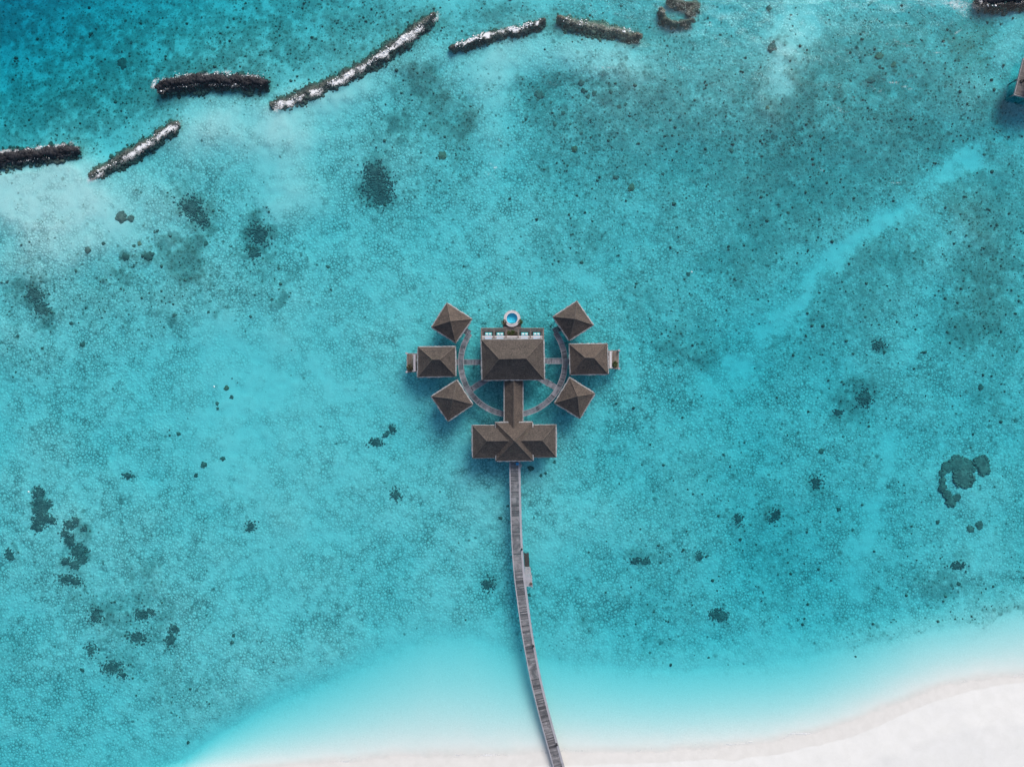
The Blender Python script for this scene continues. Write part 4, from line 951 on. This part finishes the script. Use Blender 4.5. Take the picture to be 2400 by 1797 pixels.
for (xx, yy) in ((1132, 774), (1165, 774), (1236, 774), (1269, 774)):
    q = P(xx, yy, 1.2); b = MB(); b.cyl(q, .16, -4.2, 1.43, 10); b.build('stilt', M['stilt'], main)

# plunge pool
c = P(1200.2, 746.4, 0)
pool = thing('plunge_pool', (c.x, c.y, 0), 'round blue plunge pool with a pale stone rim behind the pavilion', 'pool')
pc = P(1200.2, 746.4, 2.0)
def ring(mb, c, r0, r1, z0, z1, n=64):
    vs = []
    for r, z in ((r1, z0), (r1, z1), (r0, z1), (r0, z0)):
        vs += [(c.x + r * math.cos(2 * math.pi * i / n), c.y + r * math.sin(2 * math.pi * i / n), z) for i in range(n)]
    fs = [(s * n + i, s * n + (i + 1) % n, ((s + 1) % 4) * n + (i + 1) % n, ((s + 1) % 4) * n + i) for s in range(4) for i in range(n)]
    mb.add(vs, fs, .5)
mb = MB(); ring(mb, pc, 1.36, 1.92, .9, 2.0); mb.build('stone_rim', M['rim'], pool)
mb = MB(); ring(mb, pc, 1.27, 1.50, 1.95, 2.08); mb.build('coping', M['awning'], pool)
mb = MB(); ring(mb, pc, 1.28, 1.36, .9, 1.95); mb.cyl(pc, 1.355, .9, 1.0, 48); mb.build('basin', M['tile'], pool)
mb = MB(); n = 48; mb.add([(pc.x + 1.275 * math.cos(2 * math.pi * i / n), pc.y + 1.275 * math.sin(2 * math.pi * i / n), 1.9) for i in range(n)], [tuple(range(n))]); mb.build('pool_surface', M['poolw'], pool)
mb = MB(); mb.cyl(pc, 1.5, .5, .9, 32, None); mb.cyl(pc, .5, -4.2, .5, 16); mb.build('pedestal', M['stilt'], pool)
mb = MB(); boards(mb, 1179, 1221.5, 756, 769, 1.48, 'x', .25, th=.3); 
st = mb.build('step_deck', M['tdeck'], main)

# sunbeds
BED = [(1145, 'leftmost turquoise double sunbed on the terrace'), (1172, 'turquoise double sunbed second from the left on the terrace'),
       (1229.4, 'turquoise double sunbed just right of the planter on the terrace'), (1257.6, 'rightmost turquoise double sunbed on the terrace')]
def bed(px, label):
    q = P(px, 786, 1.5); b = thing('sunbed', (q.x, q.y, 1.5), label, 'sunbed', 'turquoise sunbeds on the terrace')
    y0 = P(px, 796, 2).y; y1 = P(px, 778.9, 2).y; cy = (y0 + y1) / 2; L = y1 - y0
    m = MB(); m.box((q.x, cy + .02, 1.5 + .14), (2.15, L + .12, .26)); m.box((q.x, y1 + .13, 1.72), (2.2, .14, .44)); m.build('bed_frame', M['dark'], b)
    m = MB(); m.box((q.x, cy, 1.87), (1.62, L, .2)); o = m.build('mattress', M['turq'], b)
    bv = o.modifiers.new('soft', 'BEVEL'); bv.width = .06; bv.segments = 3
    m = MB(); m.box((q.x, y0 + L * .30, 1.985), (1.58, L * .55, .03)); m.build('bed_throw', M['paleaqua'], b)
    for s in (-1, 1):
        v, f = LUMPS[0]; me = fast_mesh('pillow', *ico(3, 150, .32, .04, 1.0), M['white']); w = link('pillow', me, (s * .38, y1 - .42 - q.y, .56), b); w.scale = (.31, .21, .28)
    return b
for px, lab in BED: bed(px, lab)

def leaf_crown(n, r, h, seed):
    rnd = random.Random(seed); V = []; Fc = []
    for i in range(n):
        a = rnd.random() * 6.283; d = r * rnd.random() ** .5; z = h * rnd.random()
        d *= (1 - .5 * (z / h) ** 2); c = Vector((d * math.cos(a) * rnd.uniform(.7, 1.15), d * math.sin(a), z))
        L = rnd.uniform(.16, .34); w = L * .3; dr = Vector((math.cos(a) + rnd.uniform(-.6, .6), math.sin(a) + rnd.uniform(-.6, .6), rnd.uniform(-.2, .7))).normalized()
        u = dr.orthogonal().normalized(); u.rotate(Matrix.Rotation(rnd.random() * 6.28, 3, dr))
        k = len(V); V += [c, c + dr * L * .5 + u * w, c + dr * L, c + dr * L * .5 - u * w]; Fc.append((k, k + 1, k + 2, k + 3))
    return np.array([v[:] for v in V]), np.array(Fc)
def plant(px, py, z, r, h, mat, label, n=220, pot=True, seed=1, grp=None):
    q = P(px, py, z); t = thing('potted_shrub' if pot else 'shrub', (q.x, q.y, z), label, 'plant', grp)
    m = MB(); m.cyl(q, r * .38, z, z + .45, 14, r * .46); m.build('pot' if pot else 'soil_mound', M['pot'], t)
    link('foliage', fast_mesh('foliage', *leaf_crown(n, r, h, seed), M[mat], False), (0, 0, .4), t)
plant(960.8, 860.5, 1.4, .62, .8, 'leafb', 'olive brown shrub in a pot on the left hut deck', 240, True, 2, 'deck plants')
plant(1440.6, 853.4, 1.4, .62, .8, 'leaf', 'green shrub in a pot on the right hut deck', 260, True, 3, 'deck plants')
plant(1182, 755.5, 1.1, .62, .9, 'leafb', 'dark shrub left of the plunge pool', 200, True, 4, 'deck plants')
plant(1219.5, 755, 1.1, .55, .9, 'leaf', 'dark green shrub right of the plunge pool', 180, True, 5, 'deck plants')
q = P(1200.3, 781, 1.5); t = thing('planter_bed', (q.x, q.y, 1.5), 'greenish planter bed between the sunbeds in the middle of the terrace', 'planter')
m = MB()
for (a, b, c, d) in ((1188.5, 1212.5, 776.4, 777.4), (1188.5, 1212.5, 785.8, 786.8), (1188.5, 1189.5, 777.4, 785.8), (1211.5, 1212.5, 777.4, 785.8)): slab(m, a, b, c, d, 1.5, 1.95)
m.build('planter_frame', M['post'], t)
m = MB(); slab(m, 1189.5, 1211.5, 777.4, 785.8, 1.5, 1.8); m.build('soil', M['pot'], t)
for i, (dx, dy) in enumerate(((-.75, .1), (-.25, -.15), (.3, .1), (.8, -.1), (0, .2))):
    link('foliage', fast_mesh('foliage', *leaf_crown(70, .42, .4, 20 + i), M['leafb' if i % 2 else 'leaf'], False), (dx, dy, .32), t)

# covered corridor between the pavilions
c = P(1203.5, 945, 0)
cor = thing('covered_walkway', (c.x, c.y, 0), 'narrow thatched covered walkway joining the two pavilions', 'covered walkway')
ze, zr = 3.6, 5.35
mb = MB(); ya, yb = 884, 1010
for s in (0, 1):
    ex = 1182.3 if s == 0 else 1225
    vs = []; n = 40; m_ = 8
    for j in range(m_ + 1):
        t = j / m_
        for i in range(n + 1):
            y = ya + (yb - ya) * i / n; e = P(ex, y, ze); r = P(1204, y, zr)
            q = e.lerp(r, t); vs.append((q.x, q.y, ze + (zr - ze) * t ** 1.1 + (vnoise(q.x * 1.3, q.y * 1.3, 4) - .5) * .1))
    mb.add(vs, [(j * (n + 1) + i, j * (n + 1) + i + 1, (j + 1) * (n + 1) + i + 1, (j + 1) * (n + 1) + i) for j in range(m_) for i in range(n)])
r = mb.build('roof', M['thatch'], cor, True, .02)
for x0, x1 in ((1180.4, 1182.6), (1224.7, 1226.9)):
    mb = MB(); n = 34
    for i in range(n):
        j = random.uniform(-.35, .35); slab(mb, x0 + min(0, j) * (x0 < 1200), x1 + max(0, j) * (x0 > 1200), 893 + 95.5 * i / n, 893 + 95.5 * (i + 1) / n, ze - .3, ze + .06)
    mb.build('eave_trim', M['trim'], r)
mb = MB(); mb.tube(P(1204, 886, zr), P(1204, 1006, zr), .12); mb.build('ridge_cap', M['ridge'], r)
mb = MB(); boards(mb, 1186, 1222, 890, 1000, 1.5, 'x', .26); mb.build('floor', M['walk'], cor)
for y in range(900, 1000, 22):
    for x in (1187, 1221):
        mb = MB(); q = P(x, y, 2); mb.cyl(q, .13, -4.2, 3.75, 10); mb.build('post', M['post'], cor)

# entrance pavilion
c = P(1205, 1034, 0)
ent = thing('entrance_pavilion', (c.x, c.y, 0), 'wide thatched pavilion with crossing roof ridges where the jetty ends', 'pavilion')
evw = [(1104.6, 995.7), (1305, 994.3), (1305.6, 1072), (1105.6, 1074.4)]
hip_roof(ent, evw, [(1141, 1033), (1271, 1032)], 3.9, 6.8); body(ent, evw, 3.9)
hip_roof(ent, [(1159.7, 988), (1249.7, 987.3), (1251, 1081), (1160.8, 1082)], [(1206.6, 1033.8)] * 2, 4.2, 8.2)

# ------------------------------------------------------------------ walkways
def walk(name, cl, width, z, label, cat='boardwalk', mat='walk', plank=.32, kerbw=.12, kerbs=(1, 1), stilt_step=3.6, group=None, kerbz=.1, bend=-4.3, kerbmat='kerb'):
    """cl: centre line of world xy points (dense)"""
    pts = [Vector((p[0], p[1], 0)) for p in cl]; seg = [(b - a).length for a, b in zip(pts[:-1], pts[1:])]; L = sum(seg)
    def at(s):
        for a, b, l in zip(pts[:-1], pts[1:], seg):
            if s <= l: break
            s -= l
        d = (b - a) / l; return a + d * s, d, Vector((-d.y, d.x, 0))
    mid, _, _ = at(L / 2); root = thing(name, (mid.x, mid.y, 0), label, cat, group)
    mb = MB(); s = 0.0; hw = width / 2
    while s < L - .02:
        e = min(s + plank - .03, L); a, _, na = at(s); b, _, nb_ = at(e); k = hw - .01
        j = random.uniform(-.02, .02)
        mb.prism([a - na * k, a + na * k, b + nb_ * k, b - nb_ * k], z - .06, z + random.uniform(-.004, .004), max(0, min(1, .52 + 1.0 * (vnoise(s * .5, 2.2, 3) - .5) + random.gauss(0, .33))))
        s += plank
    mb.build('plank_deck', M[mat], root)
    n = max(3, int(L / .9))
    for sd, kw in ((1, kerbs[0]), (-1, kerbs[1])):
        if not kw: continue
        kw = kerbw if kw == 1 else kw
        mb = MB(); vs = []
        for i in range(n + 1):
            q, _, nn = at(L * i / n); a = q + nn * sd * hw; b = q + nn * sd * (hw - kw); 
            vs += [(a.x, a.y, z - .2), (a.x, a.y, z + kerbz), (b.x, b.y, z + kerbz), (b.x, b.y, z + .006)]
        fs = [(4 * i + p, 4 * i + (p + 1) % 4, 4 * (i + 1) + (p + 1) % 4, 4 * (i + 1) + p) for i in range(n) for p in range(4)] + [(0, 1, 2, 3), (4 * n + 3, 4 * n + 2, 4 * n + 1, 4 * n)]
        mb.add(vs, fs); mb.build('kerb_beam', M[kerbmat], root)
    s = stilt_step / 2
    while s < L:
        q, d, nn = at(s)
        for sd in (1, -1):
            w = q + nn * sd * (hw - .25); mb = MB(); mb.cyl(w, .12, bend, z - .08, 9); mb.build('stilt', M['stilt'], root)
        s += stilt_step
    return root, at, L
ZW = 1.5
cw = P(1202, 850, ZW)
def arc(a0, a1, r):
    n = 48; rr = r * S * (H - ZW) / H
    return [(cw.x + rr * math.cos(math.radians(a0 + (a1 - a0) * i / n)), cw.y + rr * math.sin(math.radians(a0 + (a1 - a0) * i / n))) for i in range(n + 1)]
walk('ring_boardwalk', arc(146, 261.5, 122), 1.28, ZW, 'left half of the curved plank ring walk', group='curved ring walks', kerbw=.1)
walk('ring_boardwalk', arc(278.5, 396, 122), 1.28, ZW, 'right half of the curved plank ring walk', group='curved ring walks', kerbw=.1)
def straight(a, b, z=ZW):
    A, B = P(*a, z), P(*b, z); return [(A.lerp(B, i / 4).x, A.lerp(B, i / 4).y) for i in range(5)]
BG = 'short straight boardwalks of the ring'
walk('boardwalk', straight((1129, 848.6), (1086.4, 848.6)), 1.25, ZW - .02, 'dark straight boardwalk from the main pavilion to the left ring walk', group=BG, kerbw=.1)
walk('boardwalk', straight((1275, 846), (1317.6, 846)), 1.3, ZW - .02, 'pale straight boardwalk from the main pavilion to the right ring walk', group=BG, kerbw=.1)
walk('boardwalk', straight((1073.4, 848.6), (1062, 848.6)), 1.25, ZW - .02, 'short boardwalk stub into the left hut', group=BG, kerbw=.1)
walk('boardwalk', straight((1330.6, 846), (1342, 846)), 1.3, ZW - .02, 'short boardwalk stub into the right hut', group=BG, kerbw=.1)
def radial(a, r0, r1):
    rr = S * (H - ZW) / H; c, s = math.cos(math.radians(a)), math.sin(math.radians(a))
    return [(cw.x + rr * (r0 + (r1 - r0) * i / 4) * c, cw.y + rr * (r0 + (r1 - r0) * i / 4) * s) for i in range(5)]
walk('boardwalk', radial(212.5, 64, 115.6), 1.3, ZW - .02, 'slanting boardwalk from the main pavilion down to the lower left ring walk', group=BG, kerbw=.1)
walk('boardwalk', radial(-30, 64, 115.6), 1.35, ZW - .02, 'slanting boardwalk from the main pavilion down to the lower right ring walk', group=BG, kerbw=.1)
# landings at the upper ends of the ring
for lab, (A, B), wd in (('small landing of the ring walk under the upper left hut', ((1101, 782), (1086, 772)), 1.5), ('small landing of the ring walk under the upper right hut', ((1297, 777), (1312, 769)), 1.4)):
    walk('landing', straight(A, B, ZW), wd, ZW - .04, lab, 'landing', group='ring walk landings', kerbw=.09)

JL = [(1193.3, 1076), (1193.6, 1100), (1195.2, 1181), (1198.8, 1277), (1204.4, 1350), (1214.5, 1422), (1219.4, 1459), (1226.7, 1511), (1244.9, 1602), (1268.8, 1693), (1296, 1797), (1330, 1915)]
JR = [(1220, 1076), (1220.3, 1100), (1221.8, 1181), (1224.7, 1277), (1229.5, 1350), (1239.2, 1422), (1243.5, 1459), (1253.3, 1511), (1270, 1602), (1292.7, 1693), (1323.9, 1797), (1360, 1915)]
def smooth(pts, n=140):
    pts = np.array(pts, float); t = np.concatenate([[0], np.cumsum(np.hypot(*np.diff(pts, axis=0).T))])
    q = np.linspace(0, t[-1], n); x = np.interp(q, t, pts[:, 0]); y = np.interp(q, t, pts[:, 1])
    k = np.ones(9) / 9
    for _ in range(2):
        x[4:-4] = np.convolve(x, k, 'valid'); y[4:-4] = np.convolve(y, k, 'valid')
    return list(zip(x, y))
cl = smooth([((a[0] + b[0]) / 2, (a[1] + b[1]) / 2) for a, b in zip(JL, JR)])
ZJ = 1.6
jet, jat, JLEN = walk('jetty', [tuple(P(x, y, ZJ))[:2] for x, y in cl], 2.58, ZJ, 'long gently curving grey plank jetty from the beach to the entrance pavilion', 'jetty', 'jetty', .27, .2, (.5, .24), 4.2, None, .06)
# bathing landing on the right of the jetty
q = P(1240, 1361, ZJ)
land = thing('bathing_landing', (q.x, q.y, 0), 'small landing with steps down to the water on the right of the jetty', 'landing')
def quad_boards(mb, A, B, C, D, z, n, th=.06, dark=None):
    """A,B near edge, D,C far edge (photo px)"""
    for i in range(n):
        t0, t1 = i / n, (i + .9) / n
        L0 = P(A[0] + (D[0] - A[0]) * t0, A[1] + (D[1] - A[1]) * t0, z); R0 = P(B[0] + (C[0] - B[0]) * t0, B[1] + (C[1] - B[1]) * t0, z)
        L1 = P(A[0] + (D[0] - A[0]) * t1, A[1] + (D[1] - A[1]) * t1, z); R1 = P(B[0] + (C[0] - B[0]) * t1, B[1] + (C[1] - B[1]) * t1, z)
        mb.prism([L0, R0, R1, L1], z - th, z, random.uniform(.35, .85) if dark is None else dark)
mb = MB(); quad_boards(mb, (1232.6, 1374), (1248.4, 1374), (1246.4, 1348.6), (1230.2, 1348.6), ZJ - .02, 11); mb.build('landing_deck', M['kerb'], land)
for i in range(6):
    y1 = 1348 - i * 3.4; z = ZJ - .22 * (i + 1); k = i / 12
    mb = MB(); quad_boards(mb, (1230.2 - k, y1), (1245.6 - i * .5, y1), (1245.2 - i * .5, y1 - 3.2), (1229.8 - k, y1 - 3.2), z, 2); mb.build('step', M['kerb'], land)
mb = MB(); quad_boards(mb, (1229.4, 1327.4), (1241.4, 1327.4), (1239.2, 1295.5), (1227.4, 1295.5), .14, 14); mb.build('wet_platform', M['dark'], land)
for (x, y) in ((1229, 1298), (1238.5, 1298), (1240, 1325), (1246, 1350), (1247, 1372)):
    w = P(x, y, 0); b = MB(); b.cyl(w, .1, -4, .07 if y < 1330 else ZJ - .1, 9); b.build('stilt', M['stilt'], land)
q = P(1244.5, 1367, ZJ); pb = thing('wooden_tub', (q.x, q.y, ZJ - .02), 'brown stained wooden tub on the outer corner of the jetty landing', 'tub')
m = MB(); ring(m, q, .2, .34, ZJ - .02, ZJ + .3, 18); m.build('tub_wall', M['deck'], pb)
m = MB(); m.cyl(q, .21, ZJ - .019, ZJ + .1, 18); m.build('tub_base', M['dark'], pb)
# lamps, box
for (x, y, lab) in ((1222.6, 1285, 'black bollard lamp on the jetty just above the bathing landing'), (1249.8, 1511, 'black bollard lamp on the middle of the jetty where the shallows begin'), (1304.4, 1741, 'black bollard lamp at the beach end of the jetty')):
    q = P(x, y, ZJ); t = thing('bollard_lamp', (q.x, q.y, ZJ + .06), lab, 'lamp', 'bollard lamps on the jetty')
    m = MB(); m.cyl(q, .15, ZJ + .06, ZJ + .75, 14); m.build('lamp_post', M['black'], t)
    m = MB(); m.cyl(q, .24, ZJ + .75, ZJ + .84, 16); m.cyl(q, .24, ZJ + .84, ZJ + .95, 16, .05); m.build('lamp_cap', M['black'], t)
q = P(1212.6, 1085.8, ZJ); t = thing('storage_box', (q.x, q.y, ZJ), 'bright blue box on the jetty under the entrance roof edge', 'box')
m = MB(); m.box((q.x, q.y, ZJ + .3), (.58, .55, .58)); m.build('box_body', M['blue'], t)
m = MB(); m.box((q.x, q.y, ZJ + .63), (.64, .6, .07)); m.build('lid', M['blue'], t)
q = P(1221.6, 1091, ZJ); t = thing('notice_board', (q.x, q.y, ZJ - .3), 'narrow pale board fixed beside the jetty near the blue box', 'board')
m = MB(); m.box((q.x, q.y, ZJ + .35), (.26, .75, .06)); m.build('panel', M['trim'], t)
m = MB(); m.box((q.x, q.y, ZJ), (.1, .1, .62)); m.build('support', M['post'], t)

# buoys
for (x, y, lab) in ((1621, 637.5, 'tiny white buoy over the grey coral head right of the huts'), (67.5, 1152, 'tiny white buoy at the tip of the tall dark seagrass patch'), (502, 906, 'tiny white buoy beside the little coral trio')):
    w = P(x, y, 0); t = thing('mooring_buoy', (w.x, w.y, 0), lab, 'buoy', 'white buoys')
    link('float', fast_mesh('float', *ico(2, 1, .8, 0, 1), M['white']), (0, 0, .05), t).scale = (.2, .2, .2)
    m = MB(); m.cyl(w, .04, .15, .34, 8); m.build('lifting_eye', M['black'], t)

# villa at the right picture edge
ang = -14.0
q0 = P(2376.2, 223.1, 1.5); vil = thing('overwater_villa', (q0.x, q0.y, 0), 'corner of a pale roofed water villa with a grey deck at the right edge', 'villa', rz=0)
def loc(u, v, z):   # u along the lower deck edge to the right, v along the left edge upwards
    a = math.radians(ang); ex = Vector((math.cos(a), math.sin(a), 0)); ey = Vector((-math.sin(a), math.cos(a), 0))
    return Vector((q0.x, q0.y, 0)) + ex * u + ey * v + Vector((0, 0, z))
mb = MB(); v = .0
while v < 8.6:
    mb.prism([loc(.16, v + .16, 0), loc(12, v + .16, 0), loc(12, v + .38, 0), loc(.16, v + .38, 0)], 1.42, 1.5); v += .25
mb.build('villa_deck', M['tdeck'], vil)
mb = MB(); mb.prism([loc(0, 0, 0), loc(12, 0, 0), loc(12, .15, 0), loc(0, .15, 0)], 1.2, 1.58); mb.prism([loc(0, .16, 0), loc(.15, .16, 0), loc(.15, 8.9, 0), loc(0, 8.9, 0)], 1.2, 1.58); mb.build('deck_edge', M['trim'], vil)
def vroof(u0, u1, v0, v1, ze, zr):
    A = [loc(u0, v1, 0), loc(u1, v1, 0), loc(u1, v0, 0), loc(u0, v0, 0)]
    inv = [((p.x / (S * (H - ze) / H)) + 1200, -p.y / (S * (H - ze) / H) + 898.5) for p in A]
    m1, m2 = loc((u0 + u1) / 2, v0 + (v1 - v0) * .62, 0), loc((u0 + u1) / 2, v0 + (v1 - v0) * .38, 0)
    r1 = [((p.x / (S * (H - zr) / H)) + 1200, -p.y / (S * (H - zr) / H) + 898.5) for p in (m1, m2)]
    mid = tuple((r1[0][i] + r1[1][i]) / 2 for i in (0, 1))
    hip_roof(vil, inv, [mid, mid], ze, zr, 'pink'); body(vil, inv, ze)
vroof(1.95, 9.6, 1.35, 8.0, 4.0, 6.6)
w = loc(.9, 3.5, 1.5); t = thing('lounge_chair', (w.x, w.y, 1.5), 'dark lounge chair on the villa deck at the right edge', 'chair')
m = MB(); m.box((w.x, w.y, 1.72), (.6, .62, .14), math.radians(ang)); m.build('seat', M['black'], t)
m = MB(); m.box((w.x + .3, w.y + .0, 2.0), (.1, .6, .5), math.radians(ang)); m.build('backrest', M['black'], t)
for sx in (-.24, .24):
    for sy in (-.24, .24):
        m = MB(); m.box((w.x + sx, w.y + sy, 1.575), (.06, .06, .15)); m.build('leg', M['black'], t)
for (u, v) in ((.6, .6), (.6, 4.5), (4, .6)):
    p = loc(u, v, 0); m = MB(); m.cyl(p, .17, -4.2, 1.41, 10); m.build('stilt', M['stilt'], vil)

# ------------------------------------------------------------------ light, sky, camera
AZ, EL = 24.0, 41.0            # degrees east of the picture's top, above the horizon
sd = Vector((math.cos(math.radians(EL)) * math.sin(math.radians(AZ)), math.cos(math.radians(EL)) * math.cos(math.radians(AZ)), math.sin(math.radians(EL))))
sun = bpy.data.lights.new('sun', 'SUN'); sun.energy = 2.1; sun.angle = math.radians(32); sun.color = (1, .965, .925)
so = bpy.data.objects.new('sun', sun); COL.objects.link(so); so.rotation_euler = sd.to_track_quat('Z', 'Y').to_euler(); so.location = (0, 0, 60)
world = bpy.data.worlds.new('World'); scene.world = world; world.use_nodes = True
nt = world.node_tree; bg = nt.nodes['Background']
sky = nt.nodes.new('ShaderNodeTexSky'); sky.sky_type = 'NISHITA'; sky.sun_disc = False
sky.sun_elevation = math.radians(EL); sky.sun_rotation = math.radians(AZ); sky.dust_density = 4.0; sky.air_density = 1.0; sky.ozone_density = 1.0
nt.links.new(sky.outputs[0], bg.inputs[0]); bg.inputs[1].default_value = .15

cam = bpy.data.cameras.new('camera'); co = bpy.data.objects.new('camera', cam); COL.objects.link(co)
co.location = (0, 0, H); co.rotation_euler = (0, 0, 0); cam.sensor_width = 36; cam.lens = 18 * H / 120.0; cam.clip_start = 1; cam.clip_end = 8000
scene.camera = co
scene.view_settings.view_transform = 'Standard'; scene.view_settings.look = 'None'; scene.view_settings.gamma = 1.0
scene.view_settings.exposure = 0.06
scene.cycles.max_bounces = 6; scene.cycles.diffuse_bounces = 3; scene.cycles.transparent_max_bounces = 12; scene.cycles.volume_bounces = 0
scene.cycles.use_denoising = True
